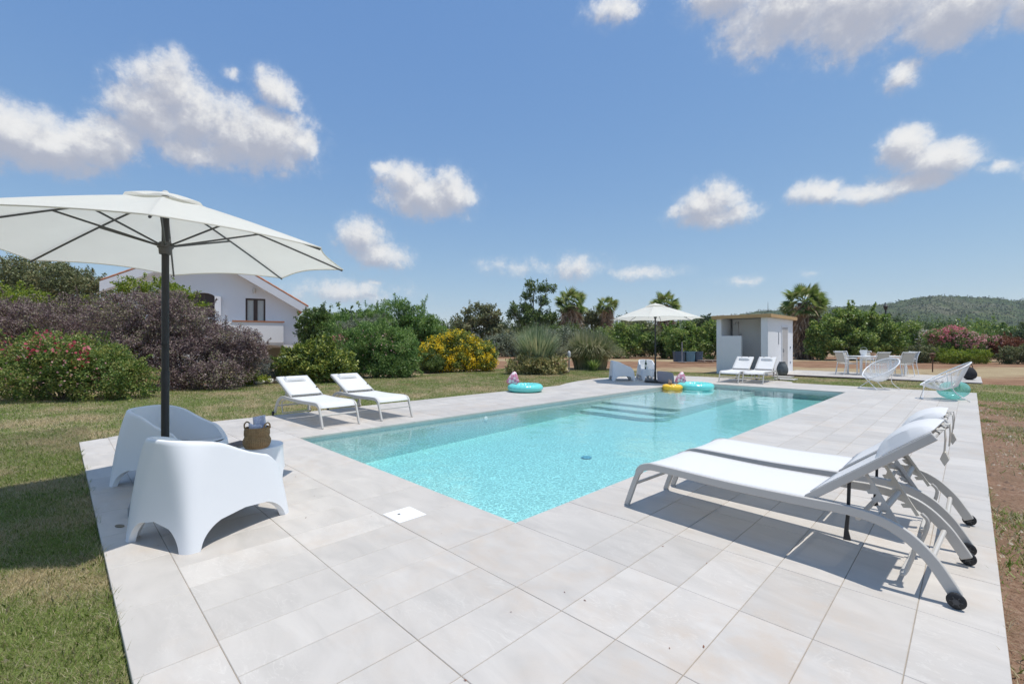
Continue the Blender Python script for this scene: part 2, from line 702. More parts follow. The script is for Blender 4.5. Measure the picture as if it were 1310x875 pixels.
def clip(poly, conv):
    """convex clip (counter-clockwise conv)"""
    for i in range(len(conv)):
        a, b = conv[i], conv[(i + 1) % len(conv)]
        out = []
        for k in range(len(poly)):
            p, q = poly[k], poly[(k + 1) % len(poly)]
            sp = (b[0] - a[0]) * (p[1] - a[1]) - (b[1] - a[1]) * (p[0] - a[0])
            sq = (b[0] - a[0]) * (q[1] - a[1]) - (b[1] - a[1]) * (q[0] - a[0])
            if sp >= 0:
                out.append(p)
            if (sp > 1e-9) != (sq > 1e-9) and abs(sp - sq) > 1e-12:
                u = sp / (sp - sq)
                out.append((p[0] + (q[0] - p[0]) * u, p[1] + (q[1] - p[1]) * u))
        poly = out
        if len(poly) < 3:
            return []
    cl = []
    for p in poly:
        if not cl or math.hypot(p[0] - cl[-1][0], p[1] - cl[-1][1]) > .004:
            cl.append(p)
    if len(cl) > 2 and math.hypot(cl[0][0] - cl[-1][0], cl[0][1] - cl[-1][1]) < .004:
        cl.pop()
    return cl if len(cl) > 2 else []


def inset(poly, d):
    n = len(poly)
    out = []
    for i in range(n):
        a, b, c = Vector(poly[i - 1]), Vector(poly[i]), Vector(poly[(i + 1) % n])
        e1, e2 = (b - a).normalized(), (c - b).normalized()
        n1, n2 = Vector((-e1.y, e1.x)), Vector((-e2.y, e2.x))
        bis = n1 + n2
        k = d / max(.35, (1 + n1.dot(n2)))
        out.append((b.x + bis.x * k, b.y + bis.y * k))
    return out


def parea(p):
    return .5 * sum(p[i][0] * p[(i + 1) % len(p)][1] - p[(i + 1) % len(p)][0] * p[i][1] for i in range(len(p)))


DECK_PIECES = [
    [(-5.86, -2.13), (2.42, -2.13), (2.42, 14.42), (-6.46, 14.42), (-6.46, -.9)],
    [(-6.46, 8.4), (-6.46, 14.3), (-6.72, 13.8), (-7.12, 12.9), (-7.22, 11.6), (-7.1, 10.3), (-6.8, 9.2)],
    [(-6.3, 14.42), (-1.72, 14.42), (-1.85, 14.86), (-2.25, 15.05), (-5.0, 15.1), (-5.6, 14.95)]]


def edges(a, b, step, origin):
    k = math.floor((a - origin) / step) + 1
    out = [a]
    while origin + k * step < b - .02:
        if origin + k * step - out[-1] > .05:
            out.append(origin + k * step)
        k += 1
    out.append(b)
    return out


cells = []


def zone(x0, x1, y0, y1, sx, ox, sy, oy):
    ex, ey = edges(x0, x1, sx, ox), edges(y0, y1, sy, oy)
    for i in range(len(ex) - 1):
        for j in range(len(ey) - 1):
            cells.append([(ex[i], ey[j]), (ex[i + 1], ey[j]), (ex[i + 1], ey[j + 1]), (ex[i], ey[j + 1])])


S = .3025
zone(-7.3, 2.42, -2.13, -1.84, .6, -1.16, 1, -1.84)
zone(-7.3, 2.42, -1.84, -.61, S, .61, .6125, -.61)
zone(PX1 + CW, 2.42, -.61, 15.2, S, .61, .61, 0)
zone(-7.3, PX0 - CW, -.61, 15.2, S, .61, .61, 0)
zone(PX0 - CW, PX1 + CW, PY1 + CW, 15.2, S, .61, .61, .0)
zone(PX0, PX1, -CW, 0, .61, 0, 1, 0)
zone(PX0, PX1, PY1, PY1 + CW, .61, 0, 2, 0)
zone(PX1, PX1 + CW, 0, PY1, 2, 5, .61, 0)
zone(PX0 - CW, PX0, 0, PY1, 2, 5, .61, 0)
for cx_ in (PX0 - CW, PX1):
    for cy_ in (-CW, PY1):
        cells.append([(cx_, cy_), (cx_ + CW, cy_), (cx_ + CW, cy_ + CW), (cx_, cy_ + CW)])
tl = MB()
tops = []
for c in cells:
    for piece in DECK_PIECES:
        po = clip(c, piece)
        if not po or abs(parea(po)) < .004:
            continue
        if parea(po) < 0:
            po = po[::-1]
        hz = random.uniform(-.0006, .0006)
        p1, p2 = inset(po, .0016), inset(po, .0036)
        n = len(po)
        o = [(x, y, -.026) for x, y in p1] + [(x, y, -.0022 + hz) for x, y in p1] + [(x, y, hz) for x, y in p2]
        fs = [tuple(range(2 * n, 3 * n))]
        for i in range(n):
            j = (i + 1) % n
            fs += [(i, j, n + j, n + i), (n + i, n + j, 2 * n + j, 2 * n + i)]
        tl.add(o, fs)
deck = tl.build('deck', M_tile)
tag(deck, 'pale stone paved deck around the swimming pool', 'deck', kind='structure')
gr = MB()
inner = [(PX0 - .02, PY0 - .02), (PX1 + .02, PY0 - .02), (PX1 + .02, PY1 + .02), (PX0 - .02, PY1 + .02)]
q = .008
for po in ([(-5.855, -2.13 + q), (2.42 - q, -2.13 + q), (2.42 - q, -.021), (-6.452, -.021), (-6.452, -.9)],
           [(-6.452, -.021), (PX0 - .021, -.021), (PX0 - .021, 12.321), (-6.452, 12.321)],
           [(PX1 + .021, -.021), (2.42 - q, -.021), (2.42 - q, 12.321), (PX1 + .021, 12.321)],
           [(-6.452, 12.321), (2.42 - q, 12.321), (2.42 - q, 14.412), (-6.452, 14.412)],
           [(-6.452, 8.41), (-6.452, 14.28), (-6.71, 13.8), (-7.11, 12.9), (-7.21, 11.6), (-7.09, 10.3), (-6.79, 9.21)][::-1],
           [(-6.29, 14.412), (-1.73, 14.412), (-1.86, 14.85), (-2.26, 15.04), (-5.0, 15.09), (-5.6, 14.94)]):
    gr.prism(po, -.3, -.0035)
tag(gr.build('deck_base', M_grout), 'mortar bed showing in the joints between the deck slabs', 'deck base', kind='structure')

# the second, smaller slab behind the lawn strip
cells2 = MB()
for x0 in [-3.5 + i * .61 for i in range(10)]:
    for y0 in [18.75 + i * .61 for i in range(6)]:
        x1 = min(x0 + .606, 2.58)
        if x1 - x0 < .1:
            continue
        cells2.box(((x0 + x1) / 2, y0 + .303, -.012), (x1 - x0 - .004, .602, .03))
sp_ = cells2.build('patio', M_tile)
tag(sp_, 'paved patio slab under the dining set behind the lawn strip', 'patio', kind='structure')
for i, (x, y, l) in enumerate([(-2.35, 16.1, 'square paving slab set in the grass nearest the pot'), (-2.75, 17.3, 'square paving slab set in the grass beside the shed corner')]):
    s_ = MB().box((0, 0, 0), (.62, .62, .04)).build('stepping_stone', M_tile, bevel=.004)
    s_.location = (x, y, -.012)
    tag(s_, l, 'paving slab', 'stepping slabs in the lawn strip')

# pool basin
WL = -.065
def mat_liner():
    m, t, out = new_mat('pool_liner')
    p = principled(t, out)
    pos = t.new('ShaderNodeNewGeometry').outputs['Position']
    n = t.noise(pos, 3, 4)
    c = t.ramp(n, [(.3, (.52, .575, .54)), (.7, (.565, .62, .58))])
    t.link(c, p.inputs['Base Color'])
    p.inputs['Roughness'].default_value = .5
    return m


M_liner = mat_liner()
FZ = -.52
b = MB()
e = .02
x0, x1, y0, y1 = PX0 - e, PX1 + e, PY0 - e, PY1 + e
FZ1, FZM, FZ2, YM = -.56, -.365, -.275, 6.2
b.add([(x0, y0, -.027), (x1, y0, -.027), (x1, y1, -.027), (x0, y1, -.027), (x0, y0, FZ1), (x1, y0, FZ1), (x1, y1, FZ2), (x0, y1, FZ2), (x0, YM, FZM), (x1, YM, FZM)],
      [(0, 1, 5, 4), (1, 2, 6, 9, 5), (2, 3, 7, 6), (3, 0, 4, 8, 7), (4, 5, 9, 8), (8, 9, 6, 7)])


def step_poly(xr, yf, r):
    pts = [(x0 - .05, y1 + .05), (x0 - .05, yf)]
    for k in range(9):
        a = -PI / 2 + k / 8 * PI / 2
        pts.append((xr - r + r * math.cos(a), yf + r + r * math.sin(a)))
    pts.append((xr, y1 + .05))
    return pts


b.prism(step_poly(-2.2, 7.25, .16), -1.2, -.165)
b.prism(step_poly(-2.196, 6.78, .3), -1.25, -.222)
b.prism(step_poly(-2.192, 6.36, .45), -1.3, -.285)
tag(b.build('pool_basin', M_liner), 'sand coloured pool basin with a shallow shelf and three steps', 'pool basin', kind='structure')


def mat_water():
    mats = []
    for side in (False,):
        m, t, out = new_mat('pool_water')
        tr = t.new('ShaderNodeBsdfTransparent')
        if side:
            t.link(tr.outputs[0], out.inputs[0])
        else:
            pos = t.new('ShaderNodeNewGeometry').outputs['Position']
            # painted caustics: a bright web put into the surface colour, apart from the bump
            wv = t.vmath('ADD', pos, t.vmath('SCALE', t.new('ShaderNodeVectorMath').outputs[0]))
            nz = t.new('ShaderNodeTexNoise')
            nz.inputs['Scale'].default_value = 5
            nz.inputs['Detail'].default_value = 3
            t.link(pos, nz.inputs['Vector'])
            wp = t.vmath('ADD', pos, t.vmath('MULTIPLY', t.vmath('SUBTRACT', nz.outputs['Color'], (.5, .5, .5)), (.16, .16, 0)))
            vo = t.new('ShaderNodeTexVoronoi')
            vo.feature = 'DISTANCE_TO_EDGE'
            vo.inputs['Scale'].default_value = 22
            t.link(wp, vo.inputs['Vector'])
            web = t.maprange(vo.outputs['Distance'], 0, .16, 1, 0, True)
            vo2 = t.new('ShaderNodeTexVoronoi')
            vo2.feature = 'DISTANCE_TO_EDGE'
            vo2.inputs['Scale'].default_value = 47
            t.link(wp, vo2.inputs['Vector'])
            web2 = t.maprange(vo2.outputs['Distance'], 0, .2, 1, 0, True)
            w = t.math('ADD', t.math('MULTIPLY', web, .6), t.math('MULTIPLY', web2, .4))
            # breeze roughens the near half more than the sheltered far end; painted speckle follows
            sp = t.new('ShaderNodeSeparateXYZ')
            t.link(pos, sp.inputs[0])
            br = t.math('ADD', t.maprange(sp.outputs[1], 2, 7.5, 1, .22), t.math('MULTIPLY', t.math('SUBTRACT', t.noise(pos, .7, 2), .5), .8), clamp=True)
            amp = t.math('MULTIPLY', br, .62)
            # painted web lines brighten, the cells between dim, balanced around clear
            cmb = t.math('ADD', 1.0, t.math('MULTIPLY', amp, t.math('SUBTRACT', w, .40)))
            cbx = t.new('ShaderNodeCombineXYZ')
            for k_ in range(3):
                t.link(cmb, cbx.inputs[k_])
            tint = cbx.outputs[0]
            h1 = t.noise(pos, 3.2, 3, .5, .3)
            h2 = t.noise(pos, 16, 3, .55, .4)
            hh = t.math('ADD', t.math('MULTIPLY', h1, 1.0), t.math('MULTIPLY', t.math('MULTIPLY', h2, br), .22))
            nb = t.bump(hh, .22, .03)
            gl = t.new('ShaderNodeBsdfGlossy')
            gl.inputs['Roughness'].default_value = .015
            t.link(nb, gl.inputs['Normal'])
            fr = t.new('ShaderNodeFresnel')
            fr.inputs[0].default_value = 1.333
            t.link(nb, fr.inputs[1])
            geo = t.new('ShaderNodeNewGeometry')
            tn = t.new('ShaderNodeSeparateXYZ')
            t.link(geo.outputs['True Normal'], tn.inputs[0])
            # only the open surface mirrors the sky; the faces against the liner stay clear
            up = t.math('GREATER_THAN', tn.outputs[2], .5)
            fac = t.math('MULTIPLY', t.math('MULTIPLY', fr.outputs[0], up), t.math('SUBTRACT', 1, geo.outputs['Backfacing']))
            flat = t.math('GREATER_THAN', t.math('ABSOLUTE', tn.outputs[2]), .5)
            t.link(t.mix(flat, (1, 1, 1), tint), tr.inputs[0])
            mx = t.new('ShaderNodeMixShader')
            t.link(fac, mx.inputs[0])
            t.link(tr.outputs[0], mx.inputs[1])
            t.link(gl.outputs[0], mx.inputs[2])
            t.link(mx.outputs[0], out.inputs[0])
        ab = t.new('ShaderNodeVolumeAbsorption')
        ab.inputs['Color'].default_value = (.0, .93, .945, 1)
        ab.inputs['Density'].default_value = .42
        t.link(ab.outputs[0], out.inputs['Volume'])
        mats.append(m)
    return mats


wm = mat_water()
b = MB()
e = .012
x0, x1, y0, y1 = PX0 - e, PX1 + e, PY0 - e, PY1 + e
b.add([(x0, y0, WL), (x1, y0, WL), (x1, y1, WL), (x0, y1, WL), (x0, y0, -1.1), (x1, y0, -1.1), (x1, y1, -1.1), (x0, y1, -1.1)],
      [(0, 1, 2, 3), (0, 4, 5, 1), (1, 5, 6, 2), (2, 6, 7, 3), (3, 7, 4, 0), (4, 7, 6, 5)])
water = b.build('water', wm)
tag(water, 'clear turquoise water rippling in the pool', 'water', kind='structure')
# ---------------------------------------------------------------- furniture materials
def mesh_fabric(name, c, open_):
    """open woven sling: a share of the light passes straight through the holes"""
    m, t, out = new_mat(name)
    p = t.new('ShaderNodeBsdfPrincipled')
    p.inputs['Base Color'].default_value = (*c, 1)
    p.inputs['Roughness'].default_value = .7
    p.inputs['Specular IOR Level'].default_value = .25
    tr = t.new('ShaderNodeBsdfTransparent')
    tl_ = t.new('ShaderNodeBsdfTranslucent')
    tl_.inputs[0].default_value = (*c, 1)
    m1, m2 = t.new('ShaderNodeMixShader'), t.new('ShaderNodeMixShader')
    m1.inputs[0].default_value = .12
    m2.inputs[0].default_value = open_
    t.link(p.outputs[0], m1.inputs[1])
    t.link(tl_.outputs[0], m1.inputs[2])
    t.link(m1.outputs[0], m2.inputs[1])
    t.link(tr.outputs[0], m2.inputs[2])
    t.link(m2.outputs[0], out.inputs[0])
    return m



M_white = plain('white_powder_coat', (.80, .80, .79), .38, .02, 9, .05, 300)
M_shell = plain('white_moulded_plastic', (.80, .81, .82), .42, .02, 5, .12, 420)
M_frame = plain('pale_taupe_powder_coat', (.54, .515, .475), .42, .03, 9, .05, 300)
M_sling = mesh_fabric('white_textilene', (.84, .835, .82), .20)
M_canvas = fabric('cream_canvas', (.82, .80, .73), .40, 700)
M_dark = plain('anthracite_metal', (.020, .0205, .022), .45, .12, 20)
M_darkrib = plain('dark_grey_rib', (.085, .085, .085), .5, .1, 20)
M_black = plain('black_rubber', (.016, .016, .017), .6, .2, 30)
M_hub = plain('grey_hub', (.35, .35, .36), .4)
M_whub = plain('dark_hub', (.06, .06, .062), .4)
M_tan = plain('off_white_nylon', (.62, .58, .50), .5)
M_conc = plain('grey_concrete', (.30, .30, .30), .9, .15, 14, .4, 90)

# ---------------------------------------------------------------- loungers
def lounger(name, label, loc, rz, back, group, pad=(.60, .42, .075, .042)):
    """x runs from the foot end to the head end, y across (0 .. W), z up"""
    W = .62
    root = thing(name, label, 'sun lounger', loc, rz, group)
    rail = cr([(0, 0, .0), (.085, 0, .225), (.125, 0, .305), (.19, 0, .338), (.30, 0, .345), (.8, 0, .336), (1.25, 0, .345), (1.46, 0, .352), (1.60, 0, .335), (1.71, 0, .285), (1.80, 0, .20), (1.86, 0, .11), (1.895, 0, .05)], 5)
    path = [(p.x, p.z) for p in rail]
    n = len(path)
    hh = [.038 if i < 8 else (.052 if i < n - 18 else .056) for i in range(n)]
    for ya in (0, W - .028):
        f = MB().sweep(path, hh, ya, ya + .028).build('side_frame', M_frame, root, smooth=True, bevel=.004, angle=50)
        yo = ya + (-.018 if ya == 0 else .046)
        wm_ = Matrix.Translation((1.897, yo, .039)) @ Matrix.Rotation(PI / 2, 4, 'X')
        w = MB().lathe([(.012, -.013), (.030, -.013), (.037, -.008), (.038, 0), (.037, .008), (.030, .013), (.012, .013)], 24, M=wm_)
        wh = w.build('wheel', M_black, root, smooth=True)
        hb = MB().lathe([(.004, -.0165), (.013, -.0165), (.014, 0), (.013, .0165), (.004, .0165)], 14, M=wm_)
        for k in range(6):
            a = k * PI / 3
            hb.box((0, 0, 0), (.017, .004, .029), M=wm_ @ Matrix.Rotation(a, 4, 'Z') @ Matrix.Translation((.016, 0, 0)))
        hb.build('wheel_hub', M_whub, wh)
    yi0, yi1 = .03, W - .03
    for x, z, r in ((.075, .185, .013), (.16, .31, .012), (.62, .32, .012), (1.22, .325, .013), (1.50, .315, .013), (1.80, .18, .013)):
        MB().tube([(x, yi0 - .004, z), (x, yi1 + .004, z)], r, 8).build('crossbar', M_frame, root, smooth=True)
    # seat sling, slightly sagging and turning down over the foot end
    sp = cr([(.10, 0, .292), (.135, 0, .338), (.20, 0, .364), (.32, 0, .371), (.8, 0, .362), (1.20, 0, .369), (1.235, 0, .366)], 6)
    ns = len(sp) - 1

    def sl(u, v):
        i = min(ns, round(u * ns))
        p = sp[i]
        s_ = math.sin(v * PI)
        return (p.x, yi0 - .012 + v * (yi1 - yi0 + .024), p.z - .010 * s_ * math.sin(u * PI) ** .5 if 0 < u < 1 else p.z)
    so_ = MB().grid(sl, ns, 10).build('seat_sling', M_sling, root, smooth=True)
    m = so_.modifiers.new('thick', 'SOLIDIFY')
    m.thickness = .004
    # backrest
    hx, hz = 1.265, .372
    ex, ez = back
    L = math.hypot(ex - hx, ez - hz)
    ux, uz = (ex - hx) / L, (ez - hz) / L
    nx, nz = -uz, ux
    for ya in (.032, W - .056):
        MB().sweep([(hx - ux * .02, hz - uz * .02), (hx + ux * L * .5, hz + uz * L * .5), (ex, ez)], .042, ya, ya + .024).build('back_frame', M_frame, root, bevel=.004)
    tb = MB().tube([(ex - ux * .012, .05, ez - uz * .012), (ex - ux * .012, W - .05, ez - uz * .012)], .013, 8)
    tb.build('back_rail', M_frame, root, smooth=True)
    tb = MB().tube([(hx + ux * .03, .05, hz + uz * .03), (hx + ux * .03, W - .05, hz + uz * .03)], .011, 8)
    tb.build('back_rail', M_frame, root, smooth=True)

    def bs(u, v):
        d = .02 + u * (L - .02)
        sag = -.016 * math.sin(u * PI) * math.sin(v * PI) + .022
        return (hx + ux * d + nx * sag, .040 + v * (W - .08), hz + uz * d + nz * sag)
    bo = MB().grid(bs, 14, 8).build('back_sling', M_sling, root, smooth=True)
    m = bo.modifiers.new('thick', 'SOLIDIFY')
    m.thickness = .004
    # padded headrest slung over the top with its counterweight straps
    def hd(u, v):
        d = L * (pad[0] + pad[1] * u)
        b_ = math.sin(min(1, max(0, u)) * PI) ** .6
        e_ = 1 - abs(2 * v - 1) ** 6
        th = .028 + pad[3] * b_ * (e_ ** .5)
        return (hx + ux * d + nx * th, pad[2] + v * (W - 2 * pad[2]), hz + uz * d + nz * th)

    def hd2(u, v):
        d = L * (pad[0] + pad[1] * u)
        return (hx + ux * d + nx * .026, pad[2] + v * (W - 2 * pad[2]), hz + uz * d + nz * .026)
    hm = MB().grid(hd, 14, 14).grid(hd2, 14, 14)
    hm.build('headrest', M_sling, root, smooth=True)
    for ya in (.17, W - .22):
        MB().sweep([(ex + nx * .035 - ux * .02, ez + nz * .035 - uz * .02), (ex + ux * .03, ez + .02), (ex + ux * .03 + .003, ez - .03), (ex + .022, ez - .10)], .005, ya, ya + .05).build('headrest_strap', M_tan, root)
    MB().plate([(ex + .018, ez - .098), (ex + .028, ez - .098), (ex + .042, ez - .135), (ex + .024, ez - .17), (ex + .006, ez - .135)], .172, .218).build('strap_tab', M_tan, root)
    # toothed prop that sets the recline
    px0, pz0 = hx + ux * L * .48, hz + uz * L * .48 - .02
    px1, pz1 = 1.70, .262
    dx, dz = px1 - px0, pz1 - pz0
    dl = math.hypot(dx, dz)
    tx, tz = dx / dl, dz / dl
    mx_, mz_ = tz, -tx       # downward normal
    if mz_ > 0:
        mx_, mz_ = -mx_, -mz_
    for ya in (.085, W - .10):
        pl = [(px0, pz0), (px1, pz1)]
        K = 5
        low = []
        for k in range(K):
            s0 = dl * (.86 - .13 * k)
            for ds, h_ in ((0, .018), (-.012, .052), (-.034, .052), (-.030, .034), (-.045, .018)):
                if s0 + ds > 0:
                    low.append((px0 + tx * (s0 + ds) + mx_ * h_, pz0 + tz * (s0 + ds) + mz_ * h_))
        pl += [(px1 + mx_ * .018, pz1 + mz_ * .018)] + low + [(px0 + mx_ * .018, pz0 + mz_ * .018)]
        MB().plate(pl, ya, ya + .014).build('recline_rack', M_tan if ya > .3 else M_frame, root)
    sx_, sz_ = px0 + tx * dl * .58 + mx_ * .03, pz0 + tz * dl * .58 + mz_ * .03
    MB().tube([(sx_, .10, sz_), (sx_, W - .10, sz_)], .017, 12).build('prop_bar', M_frame, root, smooth=True)
    fx = sx_ - .02
    kb = MB().tube(cr([(1.705, .075, .27), (1.735, .073, .22), (1.70, .075, .085), (1.68, .10, .06), (1.68, W - .10, .06), (1.70, W - .075, .085), (1.735, W - .073, .22), (1.705, W - .075, .27)], 4), .0105, 8)
    kb.build('prop_stand', M_frame, root, smooth=True)
    MB().sweep(cr([(hx + .19, 0, .42), (hx + .185, 0, .33), (hx + .175, 0, .22), (hx + .18, 0, .175)], 3) and [(hx + .19, .505), (hx + .185, .33), (hx + .176, .22), (hx + .18, .17)], [.014, .014, .018, .034], .044, .064).build('pull_strap', M_black, root)
    return root


def lou(p0, p1, label, back, pad=(.72, .20, .13, .055), gname='white sling loungers around the pool'):
    """p0: near foot corner, p1: wheel on the same side; y grows to the left of travel"""
    return lounger('sun_lounger', label, (p0[0], p0[1], 0), math.atan2(p1[1] - p0[1], p1[0] - p0[0]), back, gname, pad)


lou((.365, .885), (2.259, .775), 'white sling lounger largest in the foreground, black wheels at the deck edge', (1.815, .815), (.58, .44, .075, .072))
lou((.40, 1.61), (2.29, 1.60), 'white sling lounger just behind the foreground one, backrest raised', (1.80, .80), (.58, .44, .075, .072))
lou((-4.56, 1.09), (-6.45, 1.02), 'white sling lounger on the left pool side, nearer to the wicker basket', (1.90, .66))
lou((-4.55, 2.06), (-6.45, 2.00), 'white sling lounger on the left pool side, in front of the oleander', (1.90, .66))
lou((-2.90, 13.02), (-2.98, 14.92), 'white sling lounger by the shed, farther from the grey pot', (1.84, .78))
lou((-2.24, 13.22), (-2.32, 15.12), 'white sling lounger by the shed, right beside the grey pot', (1.84, .78))

# ---------------------------------------------------------------- moulded armchairs
def armchair_mesh():
    NT_, NZ = 200, 26

    def sgnpow(v, p):
        return math.copysign(abs(v) ** p, v)

    def half(zf):
        return .328 - .075 * zf, .40 - .06 * zf, 2 / (9.5 - 6.6 * zf ** 1.3)

    def top(y):
        if y < .20:
            return .672 - .197 * max(0, (y + .42) / .62) ** 1.3
        u = min(1, (y - .20) / .16)
        return .475 - .155 * (u * u * (3 - 2 * u))

    def arch(x, y, a, b):
        # openings between the four legs
        ux, uy = min(1, abs(x) / (a * .72)), min(1, abs(y) / (b * .80))
        side = .165 * max(0, 1 - uy ** 3.2) ** .55 if uy < 1 else 0
        fb = .165 * max(0, 1 - ux ** 3.2) ** .55 if ux < 1 else 0
        return side, fb

    def ring(i, z, inset_=0.):
        zf = min(1, max(0, z / .67))
        a, b_, e = half(zf)
        a -= inset_
        b_ -= inset_
        th = 2 * PI * i / NT_
        x, y = a * sgnpow(math.cos(th), e), b_ * sgnpow(math.sin(th), e)
        lean = -.035 * zf * (1 if y < 0 else .3)
        return x, y + lean

    def lo(i):
        x, y = ring(i, 0)
        a, b_, e = half(0)
        sd, fb = arch(x, y, a, b_)
        # which wall are we on
        return sd if abs(x) / a > abs(y) / b_ else fb

    tops, lows = [], []
    for i in range(NT_):
        x, y = ring(i, .45)
        tops.append(top(y) if not (y > .25 and abs(x) < .16) else top(y) - .0)
        lows.append(lo(i))
    mb = MB()
    prof = []
    o = []
    for i in range(NT_):
        T, B = tops[i], lows[i]
        col = []
        for k in range(NZ + 1):
            z = B + (T - B) * k / NZ
            x, y = ring(i, z)
            col.append((x, y, z))
        # rolled rim
        for r_, dz in ((.006, .006), (.014, .008), (.022, .006), (.028, 0)):
            x, y = ring(i, T, r_)
            col.append((x, y, T + dz))
        for k in range(NZ, -1, -1):
            z = B + (T - B) * k / NZ
            x, y = ring(i, z, .030)
            col.append((x, y, z))
        o.append(col)
    nc = len(o[0])
    for c in o:
        mb.v += c
    for i in range(NT_):
        j = (i + 1) % NT_
        for k in range(nc):
            k2 = (k + 1) % nc
            mb.f.append((i * nc + k, j * nc + k, j * nc + k2, i * nc + k2))
            mb.m.append(0)
    # seat pan, dished
    st = MB()
    zs = []
    for q in range(0, 9):
        fr = q / 8
        for i in range(NT_):
            x, y = ring(i, .31, .026)
            x, y = x * fr, y * fr
            z = .318 + .035 * (y / .35) - .03 * (1 - fr ** 4)
            zs.append((x, y, z))
    st.v = zs
    for q in range(8):
        for i in range(NT_):
            j = (i + 1) % NT_
            st.f.append((q * NT_ + i, q * NT_ + j, (q + 1) * NT_ + j, (q + 1) * NT_ + i))
            st.m.append(0)
    return mb, st


def armchair(label, loc, face):
    root = thing('armchair', label, 'armchair', (loc[0], loc[1], 0), math.atan2(face[1], face[0]) - PI / 2, 'white moulded plastic armchairs')
    mb, st = armchair_mesh()
    mb.build('shell', M_shell, root, smooth=True, angle=60)
    so_ = st.build('seat', M_shell, root, smooth=True, angle=60)
    m = so_.modifiers.new('thick', 'SOLIDIFY')
    m.thickness = .01
    return root


ac = armchair('white moulded armchair seen from behind in front of the black parasol pole', (-1.485, -1.545), (-.42, .907))
copy_thing(ac, (-3.06, -1.53, 0), math.atan2(.62, .78) - PI / 2, 'white moulded armchair behind the black parasol pole, in its shade')
copy_thing(ac, (-6.2, 11.5, 0), math.atan2(.72, .69) - PI / 2, 'white moulded armchair standing sideways under the far parasol by the pampas grass')
copy_thing(ac, (-5.95, 12.75, 0), math.atan2(-.72, .60) - PI / 2, 'white moulded armchair facing the pool behind the table with the bottle')

# ---------------------------------------------------------------- side tables
def side_table(label, loc):
    root = thing('side_table', label, 'side table', (loc[0], loc[1], 0), .5, 'white moulded side tables')
    N, NZ = 96, 16
    mb = MB()

    def rad(z):
        f = 1 - z / .38
        return .205 + .045 * f * f

    cols = []
    for i in range(N):
        th = 2 * PI * i / N
        u = abs(((th / (PI / 2)) % 1) * 2 - 1)        # 1 at the legs, 0 between
        B = .17 * max(0, 1 - (u / .80) ** 3) ** .5 if u < .8 else 0
        col = []
        for k in range(NZ + 1):
            z = B + (.365 - B) * k / NZ
            r_ = rad(z)
            col.append((r_ * math.cos(th), r_ * math.sin(th), z))
        for k in range(NZ, -1, -1):
            z = B + (.355 - B) * k / NZ
            r_ = rad(z) - .018
            col.append((r_ * math.cos(th), r_ * math.sin(th), z))
        cols.append(col)
    nc = len(cols[0])
    for c in cols:
        mb.v += c
    for i in range(N):
        j = (i + 1) % N
        for k in range(nc):
            k2 = (k + 1) % nc
            mb.f.append((i * nc + k, j * nc + k, j * nc + k2, i * nc + k2))
            mb.m.append(0)
    mb.build('body', M_shell, root, smooth=True, angle=60)
    MB().lathe([(.02, .352), (.19, .352), (.204, .358), (.2075, .367), (.204, .376), (.194, .380), (.02, .378)], 64).build('top', M_shell, root, smooth=True, angle=60)
    return root


TB = (-2.20, -1.06)
st = side_table('white moulded side table with the wicker basket on it', TB)
copy_thing(st, (-5.62, 12.1, 0), .2, 'white moulded side table with a green bottle on it')

# wicker basket, folded cloth and book on the near table
def mat_wicker():
    m, t, out = new_mat('seagrass_weave')
    p = principled(t, out)
    tc = obj_coord(t)
    sp = t.new('ShaderNodeSeparateXYZ')
    t.link(tc, sp.inputs[0])
    ang = t.math('ARCTAN2', sp.outputs[1], sp.outputs[0])
    rows = t.math('SINE', t.math('MULTIPLY', sp.outputs[2], 480))
    st_ = t.math('SINE', t.math('ADD', t.math('MULTIPLY', ang, 40), t.math('MULTIPLY', rows, 1.2)))
    h = t.math('ADD', t.math('MULTIPLY', rows, .5), t.math('MULTIPLY', st_, .5))
    n = t.noise(tc, 30, 3)
    c = t.mix(t.maprange(n, .3, .7, 0, 1), (.40, .26, .12), (.27, .16, .07))
    c = t.mix(t.maprange(h, -1, .2, .5, 0), c, (.15, .085, .035))
    t.link(c, p.inputs['Base Color'])
    p.inputs['Roughness'].default_value = .8
    t.link(t.bump(h, .8, .004), p.inputs['Normal'])
    return m


M_wicker = mat_wicker()
bx, by = -2.075, -1.10
bk = thing('wicker_basket', 'woven seagrass belly basket on the near white side table', 'basket', (bx, by, .381), .6)
prof = [(.02, 0), (.085, 0), (.098, .012), (.108, .04), (.110, .065), (.100, .088), (.096, .10), (.101, .115), (.100, .15), (.094, .178), (.090, .178), (.094, .15), (.094, .115), (.09, .10), (.094, .085), (.10, .05), (.08, .01), (.02, .008)]
MB().lathe(prof, 48).build('body', M_wicker, bk, smooth=True)
for s_ in (-1, 1):
    MB().tube(cr([(s_ * .093, -.035, .165), (s_ * .10, -.03, .20), (s_ * .102, 0, .218), (s_ * .10, .03, .20), (s_ * .093, .045, .165)], 6), .006, 8).build('handle', M_wicker, bk, smooth=True)
M_cloth = None


def mat_print():
    m, t, out = new_mat('blue_floral_print')
    p = principled(t, out)
    tc = obj_coord(t)
    n = t.noise(tc, 45, 3)
    c = t.ramp(n, [(.40, (.74, .75, .80)), (.50, (.45, .48, .66)), (.58, (.72, .73, .78)), (.68, (.25, .29, .48))])
    t.link(c, p.inputs['Base Color'])
    p.inputs['Roughness'].default_value = .8
    return m


